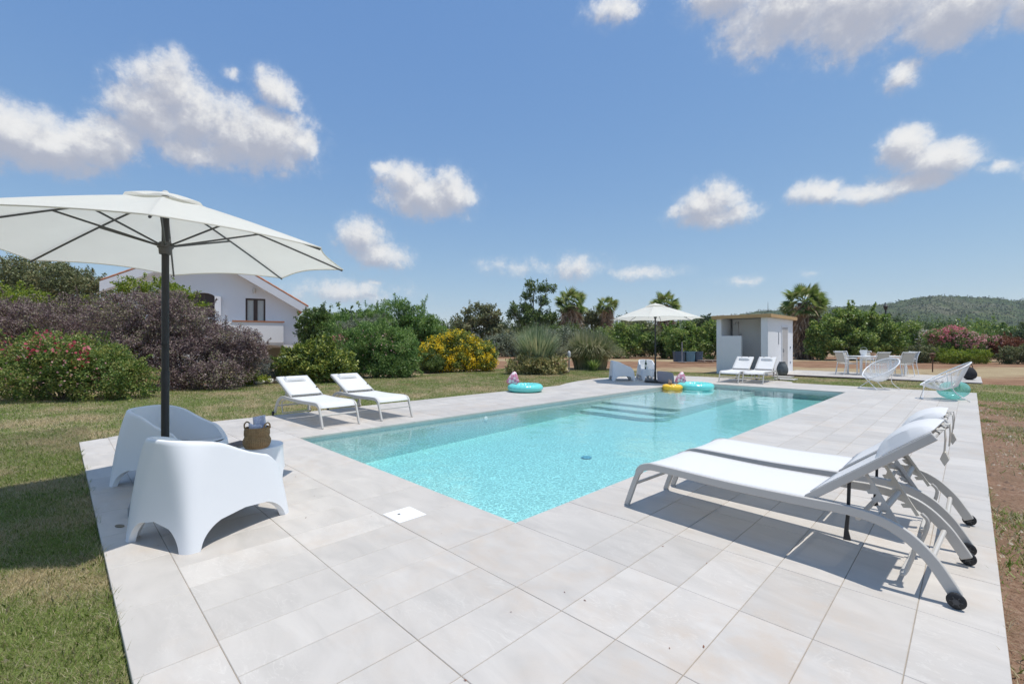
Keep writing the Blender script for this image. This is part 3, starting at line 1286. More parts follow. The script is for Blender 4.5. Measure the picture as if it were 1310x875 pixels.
cl = MB()
rnd = random.Random(3)
def clo(u, v):
    x = -.062 + .124 * u
    return (x, .02 + .018 * math.sin(u * 9 + v * 3) + .012 * v, .09 + .165 * v + .025 * u)
cl.grid(clo, 16, 8)
def clo2(u, v):
    x = -.055 + .12 * u
    return (x, -.03 + .014 * math.sin(u * 8 + 1) - .008 * v, .09 + .125 * v - .02 * u)
cl.grid(clo2, 16, 8)
c_ = cl.build('folded_cloth', mat_print(), None, smooth=True)
c_.location = (bx, by, .381)
c_.rotation_euler = (0, 0, .75)
mo = c_.modifiers.new('thick', 'SOLIDIFY')
mo.thickness = .012
tag(c_, 'white cloth with blue floral print sticking out of the wicker basket', 'cloth')
bo = thing('book', 'thin dark brown book lying on the near side table beside the basket', 'book', (-2.28, -1.195, .3805), .55)
MB().box((0, 0, .009), (.15, .20, .014)).build('pages', plain('paper', (.72, .68, .6), .8), bo)
MB().box((0, 0, .0175), (.156, .206, .003)).box((0, 0, .0012), (.156, .206, .0022)).box((-.0775, 0, .0095), (.002, .206, .0132)).build('cover', plain('brown_cover', (.085, .05, .035), .5), bo)

# bottle on the far table
M_bottle = plain('dark_green_glass', (.03, .06, .015), .08, .05, spec=.8)
bt = thing('bottle', 'dark green bottle standing on the far white side table', 'bottle', (-5.62, 12.1, .381), 0)
MB().lathe([(.01, 0), (.036, 0), (.038, .01), (.038, .19), (.03, .22), (.014, .25), (.013, .31), (.005, .312)], 20).build('glass', M_bottle, bt, smooth=True)
MB().lathe([(.0385, .07), (.0388, .072), (.0388, .15), (.0385, .152)], 20, caps=False).build('label', plain('paper_label', (.75, .72, .62), .7), bt, smooth=True)
MB().lathe([(.015, .285), (.0155, .29), (.0155, .316), (.01, .319)], 16).build('cap', plain('gold_foil', (.45, .33, .1), .35, metal=.8), bt, smooth=True)
mu = thing('tumbler', 'small white cup on the far side table beside the bottle', 'cup', (-5.53, 12.02, .381), 0)
MB().lathe([(.01, 0), (.03, 0), (.036, .09), (.033, .09), (.028, .006), (.01, .005)], 18).build('cup_body', M_shell, mu, smooth=True)

# ---------------------------------------------------------------- parasols
def parasol(label, loc, rim, apex, Rr, rz, base_mat, base_kind):
    root = thing('parasol', label, 'parasol', (loc[0], loc[1], 0), rz, 'white octagonal parasols on dark poles')
    NS = 16

    def prof(d):       # height of the ridge line at fraction d from the centre
        return apex - (apex - rim) * (d ** 1.12)
    mb = MB()
    nu, nv = 8 * NS, 16

    def can(u, v):
        a = u * 8
        k = math.floor(a) % 8
        f = a - math.floor(a)
        d = .075 + v * .925
        th0, th1 = (k * PI / 4), ((k + 1) * PI / 4)
        p0, p1 = Vector((math.cos(th0), math.sin(th0))), Vector((math.cos(th1), math.sin(th1)))
        # scalloped hem: the middle of each panel stops short of the chord
        p = p0.lerp(p1, f)
        bow = 1 - .045 * math.sin(f * PI) * v ** 3
        p = p * Rr * d * bow
        z = prof(d) - .035 * math.sin(f * PI) * math.sin(v * PI) * .8 + .028 * math.sin(f * PI) * v ** 3
        return (p.x, p.y, z)
    mb.grid(can, nu, nv, wrap=True)
    c = mb.build('canopy', M_canvas, root, smooth=True, angle=14)
    v = MB()

    def vent(u, w):
        a = u * 8
        k = math.floor(a) % 8
        f = a - math.floor(a)
        p = Vector((math.cos(k * PI / 4), math.sin(k * PI / 4))).lerp(Vector((math.cos((k + 1) * PI / 4), math.sin((k + 1) * PI / 4))), f)
        d = .02 + w * .21
        p = p * Rr * d * (1 - .05 * math.sin(f * PI) * w)
        return (p.x, p.y, apex + .030 - (apex - rim) * (d ** 1.15) * .97 - .012 * w * w + .005 * math.sin(f * PI * 3) * w)
    v.grid(vent, 8 * 8, 8, wrap=True)
    v.lathe([(.001, apex + .045), (.016, apex + .042), (.026, apex + .025)], 16, caps=False)
    v.build('vent', M_canvas, c, smooth=True, angle=25)
    hem = MB()
    pts = [can(i / nu, 1.0) for i in range(nu)]
    hem.tube([(p[0], p[1], p[2] - .003) for p in pts], .005, 6, closed=True)
    hem.build('hem', M_canvas, c, smooth=True)
    hubz = apex - .40
    for k in range(8):
        th = k * PI / 4
        cs, sn = math.cos(th), math.sin(th)
        r_ = MB()
        ps = []
        for q in range(9):
            d = .03 + q / 8 * .965
            ps.append((cs * Rr * d, sn * Rr * d, prof(d) - .018))
        r_.tube(ps, .0082, 6)
        rb = r_.build('rib', M_darkrib, root, smooth=True)
        s_ = MB().tube([(cs * .03, sn * .03, hubz), (cs * Rr * .47, sn * Rr * .47, prof(.47) - .022)], .0082, 6)
        s_.build('strut', M_darkrib, rb, smooth=True)
    p = MB()
    p.tube([(0, 0, .08), (0, 0, 1.02)], .0275, 20)
    p.tube([(0, 0, 1.02), (0, 0, apex)], .0255, 20)
    p.tube([(0, 0, .94), (0, 0, 1.06)], .0295, 20)
    pole = p.build('pole', M_dark, root, smooth=True)
    MB().lathe([(.026, hubz - .07), (.042, hubz - .065), (.046, hubz - .02), (.055, hubz - .012), (.055, hubz + .014), (.04, hubz + .03), (.026, hubz + .035)], 20, caps=False).build('runner', M_darkrib, pole, smooth=True)
    kn = MB().tube([(.03, 0, 1.28), (.07, 0, 1.28)], .012, 10)
    kn.lathe([(.004, 0), (.022, .004), (.022, .02), (.004, .026)], 14, M=Matrix.Translation((.065, 0, 1.28)) @ Matrix.Rotation(PI / 2, 4, 'Y'))
    kn.build('knob', M_black, pole, smooth=True)
    MB().lathe([(.029, apex - .06), (.045, apex - .055), (.045, apex - .025), (.029, apex - .02)], 16, caps=False).build('crown_hub', M_darkrib, pole, smooth=True)
    bs_ = MB()
    if base_kind == 'square':
        bs_.box((0, 0, .04), (.42, .42, .08))
        ob = bs_.build('base', base_mat, root, bevel=.012)
    else:
        bs_.lathe([(.02, 0), (.33, 0), (.345, .01), (.345, .05), (.33, .065), (.06, .075), (.045, .08), (.02, .08)], 48)
        ob = bs_.build('base', base_mat, root, smooth=True)
    MB().tube([(0, 0, .07), (0, 0, .34)], .037, 20).build('sleeve', M_dark, root, smooth=True)
    return root


PN = (-2.24, -1.72)
v0 = Vector((-.96 - PN[0], -1.96 - PN[1]))
parasol('large white parasol at the left over the two moulded armchairs', PN, 2.0, 2.462, 1.375, math.atan2(v0.y, v0.x), M_conc, 'square')
PF = (-4.98, 11.55)
parasol('smaller white parasol at the far end of the pool, in front of the field', PF, 2.06, 2.55, 1.48, .35, M_dark, 'round')

# ---------------------------------------------------------------- pool things
M_lid = plain('white_plastic_lid', (.84, .84, .83), .45)
sk = thing('skimmer_lid', 'square white plastic lid let into the deck near the pool corner', 'lid', (-.69, -.485, 0), 0)
MB().box((0, 0, .003), (.232, .232, .006)).build('cover', M_lid, sk, bevel=.002)
MB().lathe([(.002, .0062), (.011, .0062), (.011, .0072), (.002, .0072)], 12, c=(-.03, -.03, 0)).build('finger_hole', M_black, sk)
dr = thing('deck_drain', 'small oval drain cover in the shaded deck slab near the lawn', 'drain', (-1.92, -2.02, 0), .4)
MB().lathe([(.004, .001), (.04, .001), (.042, .003), (.04, .005), (.004, .005)], 24, scale=(1, .5)).build('ring', plain('bronze', (.2, .16, .1), .5, metal=.6), dr)
fd = thing('floor_drain', 'round dark drain grille on the bottom of the pool', 'drain', (-1.80, 3.35, -.452), 0)
MB().lathe([(.02, 0), (.07, 0), (.08, .010), (.07, .016), (.02, .018)], 24).build('grille', plain('blue_grey_grille', (.16, .30, .38), .5), fd, smooth=True)

jet = thing('pool_jet', 'small white round inlet on the left pool wall below the water line', 'pool inlet', (PX0 - .021, 3.4, -.14), 0)
MB().lathe([(.01, .002), (.04, .002), (.045, .008), (.038, .014), (.02, .016)], 20, M=Matrix.Rotation(PI / 2, 4, 'Y')).build('nozzle', M_lid, jet, smooth=True)
# floats -------------------------------------------------------------
M_aqua = plain('turquoise_vinyl', (.16, .66, .62), .22, .05, 5, .1, 30)
M_yel = plain('yellow_vinyl', (.83, .50, .03), .28, .05, 6, .1, 30)


def mat_tail():
    m, t, out = new_mat('pink_scale_print')
    p = principled(t, out)
    tc = obj_coord(t)
    vo = t.new('ShaderNodeTexVoronoi')
    vo.inputs['Scale'].default_value = 15
    t.link(tc, vo.inputs['Vector'])
    c = t.ramp(vo.outputs['Distance'], [(.3, (.62, .20, .31)), (.66, (.74, .36, .45)), (.76, (.86, .80, .81))])
    t.link(c, p.inputs['Base Color'])
    p.inputs['Roughness'].default_value = .3
    return m


M_tail = mat_tail()


def ring_mesh(Rm, rm, squash=1., seg=64, sides=24, wob=.004):
    mb = MB()

    def f(u, v):
        a, b_ = u * 2 * PI, v * 2 * PI
        r_ = rm * (1 + wob / rm * math.sin(a * 22))
        return ((Rm + r_ * math.cos(b_)) * math.cos(a), (Rm + r_ * math.cos(b_)) * math.sin(a), r_ * squash * (1 + math.sin(b_)))
    o = len(mb.v)
    for i in range(seg):
        for j in range(sides):
            mb.v.append(f(i / seg, j / sides))
    for i in range(seg):
        for j in range(sides):
            mb.f.append((i * sides + j, ((i + 1) % seg) * sides + j, ((i + 1) % seg) * sides + (j + 1) % sides, i * sides + (j + 1) % sides))
            mb.m.append(0)
    return mb


def tail_float(label, loc, rz, Rm, rm, tail_az):
    root = thing('swim_ring', label, 'swim ring', loc, rz, 'turquoise swim rings with pink tails')
    ring_mesh(Rm, rm, .82, 72).build('ring', M_aqua, root, smooth=True)
    # the tail fin: a fat leaf-shaped cushion standing on the ring
    mb = MB()

    def tf(u, v):
        a = u * 2 * PI
        h = v
        w = .20 * (min(1, h * 4) ** .5) * (max(0, 1 - h) ** .62) + .008
        d = .075 * (math.sin(min(1, h) * PI) ** .5) + .01
        return (w * math.cos(a) + .05 * h * h, d * math.sin(a), .37 * h)
    mb.grid(tf, 28, 16, wrap=True)
    tl_ = mb.build('tail', M_tail, root, smooth=True)
    tl_.location = (math.cos(tail_az) * Rm, math.sin(tail_az) * Rm, rm * 1.25)
    tl_.rotation_euler = (0, 0, ANG - rz)
    vv = MB().tube([(0, 0, 0), (0, 0, .02)], .008, 8).build('valve', M_lid, root)
    vv.location = (math.cos(tail_az + 2) * Rm, math.sin(tail_az + 2) * Rm, rm * 1.63)
    return root


tail_float('turquoise swim ring with a pink tail lying on the left deck', at(672, 12.1), 0, .345, .125, ANG + R(165))
tail_float('turquoise swim ring with a pink tail floating at the far end of the pool', at(889, 13.75, WL - .05), 0, .41, .125, ANG + R(160))
yr = thing('swim_ring', 'yellow swim ring floating beside the turquoise one', 'swim ring', at(860, 13.55, WL - .04), 0)
ring_mesh(.20, .09, .85, 56).build('ring', M_yel, yr, smooth=True)
hd_ = MB().lathe([(.004, -.07), (.04, -.06), (.065, 0), (.045, .055), (.004, .07)], 18)
hdo = hd_.build('animal_head', plain('grey_brown_vinyl', (.30, .23, .18), .4), yr, smooth=True)
hdo.location = (-.14, .14, .2)
ear = MB()
for s_ in (-1, 1):
    ear.lathe([(.003, 0), (.02, .01), (.018, .035), (.003, .05)], 10, c=(s_ * .035, 0, .05))
ear.build('ear', plain('grey_brown_ear', (.24, .17, .13), .5), hdo, smooth=True)
# pillow beside the far pole
pw = MB()


def pil(u, v, s):
    x, y = (u - .5), (v - .5)
    e_ = (1 - (2 * abs(x)) ** 3.5) * (1 - (2 * abs(y)) ** 3.5)
    return (x * .58 * (1 - .10 * (2 * abs(y)) ** 2), y * .40 * (1 - .10 * (2 * abs(x)) ** 2), s * .09 * max(0, e_) ** .45)
pw.grid(lambda u, v: pil(u, v, 1), 20, 16).grid(lambda u, v: pil(u, v, -1), 20, 16)
po = pw.build('cushion', fabric('mauve_grey_fabric', (.30, .275, .30), 0, 300), None, smooth=True)
po.location = (-4.55, 11.40, .19)
po.rotation_euler = (R(66), R(8), ANG + .12)
tag(po, 'mauve grey cushion leaning beside the far parasol base', 'cushion')
# ---------------------------------------------------------------- string chairs
M_cord = plain('white_cord', (.80, .80, .79), .45)
M_teal = None


def egg(th, s=1.):
    """rim outline, long axis along x (head end +x)"""
    c, s_ = math.cos(th), math.sin(th)
    return (.50 * c * s, (.385 + .05 * c) * s_ * s)


def string_chair(label, loc, rz):
    """faces -x: low front lip at -x, tall head at +x"""
    root = thing('string_chair', label, 'string chair', (loc[0], loc[1], 0), rz, 'white string chairs with wire legs')
    tilt = R(33)

    def rim(th):
        x, y = egg(th)
        return Vector((x * math.cos(tilt) + .03, y, .585 + x * math.sin(tilt)))

    def hub(th):
        return Vector((.085 + .155 * math.cos(th), .13 * math.sin(th), .265 + .06 * math.cos(th)))
    N = 72
    MB().tube([rim(2 * PI * k / N) for k in range(N)], .014, 8, closed=True).build('rim', M_cord, root, smooth=True)
    MB().tube([hub(2 * PI * k / 40) for k in range(40)], .008, 6, closed=True).build('seat_ring', M_cord, root, smooth=True)
    c = MB()
    K = 108
    for k in range(K):
        a = 2 * PI * k / K
        p, q = rim(a), hub(a + .05)
        m = p.lerp(q, .5) + Vector((0, 0, -.012))
        c.tube([p, m, q], .0042, 4, cap=False)
    for k in range(-7, 8):
        y = k * .017
        w = math.sqrt(max(0, 1 - (y / .13) ** 2))
        c.tube([(.085 - .155 * w, y, .265 - .06 * w), (.085 + .155 * w, y, .265 + .06 * w)], .0045, 4, cap=False)
    c.build('string_shell', M_cord, root)
    l = MB()
    fl, fr = Vector((-.40, .30, .012)), Vector((-.40, -.30, .012))
    for s_ in (-1, 1):
        MB().tube([rim(PI - s_ * .62), (-.37, -s_ * .29, .012)], .009, 8).build('front_leg', M_cord, root, smooth=True)
        MB().tube(cr([rim(s_ * 1.45), hub(s_ * 1.4) + Vector((.04, s_ * .10, -.05)), (.40, s_ * .26, .012)], 5), .009, 8).build('rear_leg', M_cord, root, smooth=True)
    for x_, w_ in ((-.37, .29), (.40, .26)):
        MB().tube([(x_, -w_, .010), (x_, w_, .010)], .008, 8).build('foot_bar', M_cord, root, smooth=True)
    return root


sc1 = string_chair('white string chair facing the pool in front of the dining set', (.50, 13.95), ANG + R(8))
copy_thing(sc1, (1.87, 11.95, 0), ANG - R(38), 'white string chair in side view above the turquoise ball, nearest the soil')


def mat_ball():
    m, t, out = new_mat('clear_turquoise_vinyl')
    p = principled(t, out)
    p.inputs['Base Color'].default_value = (.30, .66, .62, 1)
    p.inputs['Roughness'].default_value = .12
    tr = t.new('ShaderNodeBsdfTransparent')
    tr.inputs[0].default_value = (.62, .93, .90, 1)
    mx = t.new('ShaderNodeMixShader')
    lw = t.new('ShaderNodeLayerWeight')
    lw.inputs[0].default_value = .45
    t.link(t.maprange(lw.outputs['Facing'], 0, 1, .22, .62), mx.inputs[0])
    t.link(tr.outputs[0], mx.inputs[1])
    t.link(p.outputs[0], mx.inputs[2])
    t.link(mx.outputs[0], out.inputs[0])
    return m


M_ball = mat_ball()
ball = thing('inflatable_ball', 'half deflated turquoise see-through ball under the string chair', 'ball', (2.02, 12.25, 0), ANG)
bb = MB()


def bf(u, v):
    a, e_ = u * 2 * PI, (v - .5) * PI
    r_ = 1 + .025 * abs(math.sin(3 * a))
    x, y, z = .31 * r_ * math.cos(e_) * math.cos(a), .24 * r_ * math.cos(e_) * math.sin(a), math.sin(e_)
    z = .21 + .205 * z
    x += .16 * max(0, z - .15)
    return (x, y, max(.004, z))
bb.grid(bf, 48, 24, wrap=True)
bb.build('skin', M_ball, ball, smooth=True, angle=70)
MB().tube([(-.24, -.12, .15), (-.262, -.131, .15)], .012, 8).build('valve', M_ball, ball)

# ---------------------------------------------------------------- shed with shower
M_plaster = plain('white_plaster', (.80, .80, .81), .85, .04, 3, .25, 60, spec=.2)
M_oak = plain('honey_timber', (.52, .33, .15), .6, .2, 9)
M_door = plain('weathered_grey_door', (.47, .44, .42), .6, .12, 8)
shed = thing('pool_shed', 'small white pool shed with timber roof edge and open shower corner', 'shed', (-3.42, 17.85, -.04))
# local: x to the left is negative, y runs back, front right corner at the origin
Wd, Dp, Hh = 2.02, 3.62, 2.36
w = MB()
T = .2
w.box((-.11, 1.0 + (Dp - 1.0) / 2 - .002, Hh / 2), (.216, Dp - 1.0, Hh))             # right wall behind the corner column
w.box((-Wd + .1, Dp / 2, Hh / 2), (.2, Dp, Hh))
w.box((-Wd / 2 - .0, Dp - .1, Hh / 2), (Wd - .46, .19, Hh - .004))
w.build('wall', M_plaster, shed, bevel=.006)
MB().box((-.13, .5, Hh / 2), (.26, 1.0, Hh - .002)).build('corner_column', M_plaster, shed, bevel=.006)
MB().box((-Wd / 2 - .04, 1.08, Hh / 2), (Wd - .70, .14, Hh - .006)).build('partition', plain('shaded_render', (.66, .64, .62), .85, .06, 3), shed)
MB().box((-Wd + .2 + .40, .09, .80), (.80, .16, 1.64)).build('low_wall', M_plaster, shed, bevel=.006)
rf = MB()
rf.box((-Wd / 2, Dp / 2, Hh + .05), (Wd + .24, Dp + .24, .085)).build('roof', plain('grey_roof_felt', (.45, .44, .42), .9), shed)
for p_, s_ in (((-Wd / 2, -.13, Hh + .055), (Wd + .30, .03, .14)), ((-Wd / 2, Dp + .13, Hh + .055), (Wd + .30, .03, .14)),
               ((.135, Dp / 2, Hh + .055), (.03, Dp + .226, .14)), ((-Wd - .135, Dp / 2, Hh + .055), (.03, Dp + .226, .14))):
    MB().box(p_, s_).build('fascia', M_oak, shed, bevel=.004)
dd = MB().box((.010, 2.30, 1.0), (.04, .80, 1.96)).build('door', M_door, shed, bevel=.004)
MB().box((.0, 1.855, 1.02), (.05, .07, 2.06)).box((.0, 2.745, 1.02), (.05, .07, 2.06)).box((.0, 2.30, 2.025), (.05, .82, .05)).build('door_frame', M_plaster, dd)
dh = MB().tube([(.03, 1.99, 1.0), (.085, 1.99, 1.0), (.085, 2.10, 1.0)], .011, 8).tube([(.04, 1.99, .90), (.04, 1.99, 1.08)], .018, 8)
dh.build('handle', M_hub, dd, smooth=True)
for z in (.45, 1.12):
    MB().box((.012, 3.18, z), (.03, .09, .09)).build('socket_box', plain('blue_grey_box', (.30, .34, .40), .5), shed, bevel=.005)
MB().box((.008, 1.42, 1.52), (.02, .05, .52)).build('thermometer', plain('grey_slate', (.33, .35, .38), .5), shed, bevel=.004)
shw = MB().tube(cr([(-1.45, 1.0, 1.05), (-1.45, .99, 2.14), (-1.45, .92, 2.2), (-1.42, .55, 2.2), (-1.42, .52, 2.14)], 5), .014, 8)
sw = shw.build('shower_pipe', plain('chrome', (.35, .35, .36), .2, metal=1), shed, smooth=True)
MB().lathe([(.015, .03), (.11, .012), (.115, 0), (.01, -.002)], 24, c=(-1.42, .52, 2.1)).build('shower_head', M_hub, sw, smooth=True)
MB().tube([(-1.45, .98, 1.62), (-1.30, .90, 1.72)], .012, 8).tube([(-1.45, .98, 1.50), (-1.36, .9, 1.46)], .02, 8).build('tap', M_hub, sw, smooth=True)

pot = thing('oil_jar', 'big dark grey ribbed stone jar standing beside the shed door', 'jar', (-2.95, 18.0, -.035))


def mat_pot():
    m, t, out = new_mat('grey_glazed_stoneware')
    p = principled(t, out)
    tc = obj_coord(t)
    n = t.noise(tc, 14, 5)
    c = t.ramp(n, [(.3, (.075, .085, .09)), (.7, (.17, .185, .19))])
    t.link(c, p.inputs['Base Color'])
    p.inputs['Roughness'].default_value = .65
    return m


prof = [(.03, 0), (.11, 0), (.12, .015)]
for k in range(28):
    z = .03 + k / 27 * .49
    f = k / 27
    r_ = .12 + .10 * math.sin(min(1, f * 1.02) ** .8 * PI * .88) ** .9 - .03 * f
    prof.append((r_ + (.004 if k % 2 else -.004), z))
prof += [(.10, .535), (.115, .555), (.12, .57), (.105, .575), (.09, .54), (.03, .50)]
MB().lathe(prof, 40).build('jar_body', mat_pot(), pot, smooth=True, angle=70)

# ---------------------------------------------------------------- dining set
M_tx = fabric('taupe_textilene', (.56, .53, .47), .1, 500)


def dining_chair(label, loc, face):
    """faces -y"""
    root = thing('dining_chair', label, 'dining chair', (loc[0], loc[1], .004), math.atan2(face[1], face[0]) + PI / 2, 'white framed dining chairs round the table')
    s = .24
    for sx in (-1, 1):
        x = sx * s
        MB().tube(cr([(x, -.24, 0), (x, -.235, .30), (x, -.23, .60), (x, -.19, .645), (x, .10, .65), (x, .19, .64)], 4), .014, 8).build('leg', M_white, root, smooth=True)
        MB().tube(cr([(x, .30, 0), (x, .26, .22), (x, .215, .44), (x, .25, .70), (x, .33, .90), (x, .37, .925)], 4), .014, 8).build('leg', M_white, root, smooth=True)
    MB().box((0, -.005, .44), (.46, .47, .022)).build('seat', M_tx, root, bevel=.006)
    bk_ = MB()
    bk_.grid(lambda u, v: ((u - .5) * .45, .222 + .012 + .115 * (v ** 1.6) + .01 * math.sin(u * PI), .50 + .40 * v), 8, 8)
    o = bk_.build('backrest', M_tx, root, smooth=True)
    m = o.modifiers.new('thick', 'SOLIDIFY')
    m.thickness = .006
    MB().tube([(-s, .345, .915), (s, .345, .915)], .013, 8).build('top_rail', M_white, root, smooth=True)
    return root


TX, TY = -.40, 21.2
dn = thing('dining_table', 'long white garden dining table on the far patio slab', 'table', (TX, TY, .004), ANG)
MB().box((0, 0, .735), (1.95, .92, .03)).build('tabletop', M_white, dn, bevel=.006)
for a in (-1, 1):
    for b_ in (-1, 1):
        MB().box((a * .88, b_ * .36, .36), (.065, .065, .72)).build('leg', M_white, dn, bevel=.004)


def tl2(x, y):
    return (TX + x * math.cos(ANG) - y * math.sin(ANG), TY + x * math.sin(ANG) + y * math.cos(ANG))


DC = [((-1.18, 0.0), (1, 0), 'white dining chair at the left end of the table, in side view'),
      ((-.60, -.80), (0, 1), 'white dining chair with its taupe back to the lawn, left of the string chair'),
      ((.36, -.80), (0, 1), 'white dining chair with its back to the lawn, behind the string chair'),
      ((1.20, -.02), (-1, 0), 'white dining chair at the right end of the table, in side view'),
      ((-.55, .86), (0, -1), 'white dining chair on the far side of the table, left'),
      ((.50, .86), (0, -1), 'white dining chair on the far side of the table, right')]
first = None
for (x, y), (fx, fy), lb in DC:
    lx, ly = tl2(x, y)
    wx, wy = fx * math.cos(ANG) - fy * math.sin(ANG), fx * math.sin(ANG) + fy * math.cos(ANG)
    if first is None:
        first = dining_chair(lb, (lx, ly), (wx, wy))
    else:
        copy_thing(first, (lx, ly, .004), math.atan2(wy, wx) + PI / 2, lb)
for (x, y), nm, lb, cat, c, h_, r_ in [((-.42, .1), 'ice_bucket', 'white bucket standing on the dining table', 'bucket', (.78, .78, .76), .24, .12), ((-.10, .05), 'flower_pot', 'small brown pot on the dining table', 'pot', (.30, .17, .09), .15, .085)]:
    lx, ly = tl2(x, y)
    it = thing(nm, lb, cat, (lx, ly, .7555))
    MB().lathe([(.02, 0), (r_ * .75, 0), (r_, h_), (r_ * .9, h_), (r_ * .65, .02), (.02, .02)], 24).build('vessel', plain(nm + '_glaze', c, .5), it, smooth=True, angle=60)
    if nm == 'ice_bucket':
        MB().tube(cr([(-r_, 0, h_ * .8), (-r_ * .8, .0, h_ * 1.25), (0, 0, h_ * 1.45), (r_ * .8, 0, h_ * 1.25), (r_, 0, h_ * .8)], 4), .008, 6).build('handle', M_hub, it, smooth=True)

# rusty garden torch and black bag on the field edge
M_rust = plain('rusted_steel', (.12, .06, .035), .85, .3, 12, .3, 40)
to = thing('garden_torch', 'rusty brown garden torch stuck in the soil behind the string chairs', 'garden torch', at(1193, 20.1))
MB().tube([(0, 0, 0), (.0, 0, .62)], .022, 10).build('stake', M_rust, to, smooth=True)
MB().lathe([(.02, .58), (.10, .68), (.11, .72), (.10, .745), (.02, .735)], 18).lathe([(.015, .74), (.13, .80), (.02, .85)], 18).build('burner', M_rust, to, smooth=True, angle=40)
bgx = thing('bean_bag', 'dark slumped bag behind the right string chair on the patio corner', 'bag', (2.28, 20.2, .003), .4)
bm_ = MB()
bm_.grid(lambda u, v: ((.23 - .08 * v * v) * math.cos(u * 2 * PI) * (math.sin(max(.02, v * .97) * PI) ** .45 if v < 1 else .02) * (1 + .06 * math.sin(u * 25)),
                       (.19 - .05 * v) * math.sin(u * 2 * PI) * (math.sin(max(.02, v * .97) * PI) ** .45 if v < 1 else .02), 45e-2 * v ** 1.1), 40, 16, wrap=True)
bm_.build('bag_body', plain('charcoal_canvas', (.022, .023, .027), .85, .2, 12), bgx, smooth=True)
MB().tube(cr([(-.08, -.02, .42), (-.05, -.03, .51), (.05, -.03, .51), (.08, -.02, .42)], 5), .012, 6).build('strap', M_black, bgx, smooth=True)

# garden lamp, stones, tubs and pallet out on the field
lp = thing('garden_lamp', 'slim garden lamp post with pale head between the pampas clumps', 'garden lamp', at(728, 20.2))
MB().tube([(0, 0, 0), (0, 0, .66)], .032, 12).build('post', plain('grey_brown_post', (.22, .20, .18), .7), lp, smooth=True)
MB().lathe([(.03, .64), (.058, .66), (.07, .74), (.07, .84), (.055, .90), (.02, .93)], 20).build('lantern', plain('frosted_grey_head', (.55, .56, .58), .5), lp, smooth=True)


def stone(name, label, loc, s, mat, rz=0., group=None):
    mb = MB()
    rr = random.Random(hash(label) % 1000 if False else len(label) * 7 + int(s[0] * 100))
    ph = [rr.uniform(0, 6) for _ in range(6)]

    def f(u, v):
        a, e_ = u * 2 * PI, (v - .5) * PI
        k = 1 + .13 * math.sin(2 * a + ph[0] + e_) + .10 * math.sin(3 * a + ph[1] + 2 * e_) + .06 * math.sin(5 * a + ph[2] - 3 * e_)
        return (s[0] * k * math.cos(e_) * math.cos(a), s[1] * k * math.cos(e_) * math.sin(a), s[2] * (.6 + k * math.sin(e_)))
    mb.grid(f, 22, 12, wrap=True)
    o = mb.build(name, mat, None, smooth=True, angle=50)
    o.location = loc
    o.rotation_euler = (0, 0, rz)
    return tag(o, label, 'stone', group)


M_stone = plain('pale_limestone', (.50, .47, .42), .9, .2, 8, .5, 25)
for px, py, s, l in [(331, 490.5, (.16, .11, .07), 'smallest pale stone edging the bed by the left loungers'), (345, 489.5, (.20, .13, .085), 'middle pale stone edging the bed by the left loungers'),
                     (357, 489, (.15, .10, .07), 'pale stone edging the bed, closest to the round light bush')]:
    stone('edging_stone', l, gp(px, py), s, M_stone, px * .1, 'pale edging stones')
stone('boulder', 'pale brown rock lying by the garden lamp', at(721, 19.9), (.26, .18, .17), plain('ochre_rock', (.42, .33, .25), .9, .25, 6, .6, 20))

M_tub1, M_tub2 = plain('slate_blue_plastic', (.075, .115, .16), .5, .15, 10), plain('pale_blue_plastic', (.14, .27, .33), .5, .15, 10)
for px, m_, wd, lb in [(868.5, M_tub1, .72, 'dark blue tub at the left of the row in the field'), (882, M_tub2, .66, 'light blue tub in the middle of the row in the field'), (893, M_tub1, .52, 'dark blue tub at the right of the row in the field')]:
    tb_ = thing('water_tub', lb, 'tub', at(px, 31), ANG, 'blue tubs in a row in the field')
    b_ = MB()
    pr = [(.0, 0), (.9, 0), (1, .66), (1.06, .66), (1.06, .70), (.94, .70), (.84, .05), (0, .05)]
    n = 24
    vs = []
    for r_, z in pr:
        for k in range(n):
            a = 2 * PI * k / n
            c_, s_ = math.cos(a), math.sin(a)
            vs.append((wd / 2 * r_ * math.copysign(abs(c_) ** .4, c_), .30 * r_ * math.copysign(abs(s_) ** .4, s_), z))
    fs = [(i * n + k, i * n + (k + 1) % n, (i + 1) * n + (k + 1) % n, (i + 1) * n + k) for i in range(len(pr) - 1) for k in range(n)]
    b_.add(vs, fs)
    b_.build('tub_body', m_, tb_, bevel=0)
    MB().box((0, -.305, .5), (.2, .03, .05)).build('grip', m_, tb_, bevel=.008)
fp = thing('metal_post', 'thin grey metal post standing in front of the blue tubs', 'post', at(872.5, 30.2))
MB().tube([(0, 0, 0), (0, 0, 1.35)], .03, 8).build('shaft', M_hub, fp, smooth=True)
MB().box((0, 0, .02), (.5, .22, .04)).build('foot_plate', M_hub, fp)
M_pal = plain('grey_weathered_wood', (.34, .27, .21), .85, .2, 8)
pa = thing('wood_pallet', 'weathered wooden pallet lying in the field left of the shed', 'pallet', at(906, 30.5), ANG + .1)
for k in range(5):
    MB().box((0, -.48 + k * .24, .135), (1.25, .11, .022)).build('board', M_pal, pa)
for k in (-1, 0, 1):
    MB().box((k * .55, 0, .062), (.10, 1.1, .12)).build('bearer', M_pal, pa)

# ---------------------------------------------------------------- house
M_wallw = plain('white_house_render', (.80, .79, .80), .85, .05, .6, .2, 30, spec=.2)


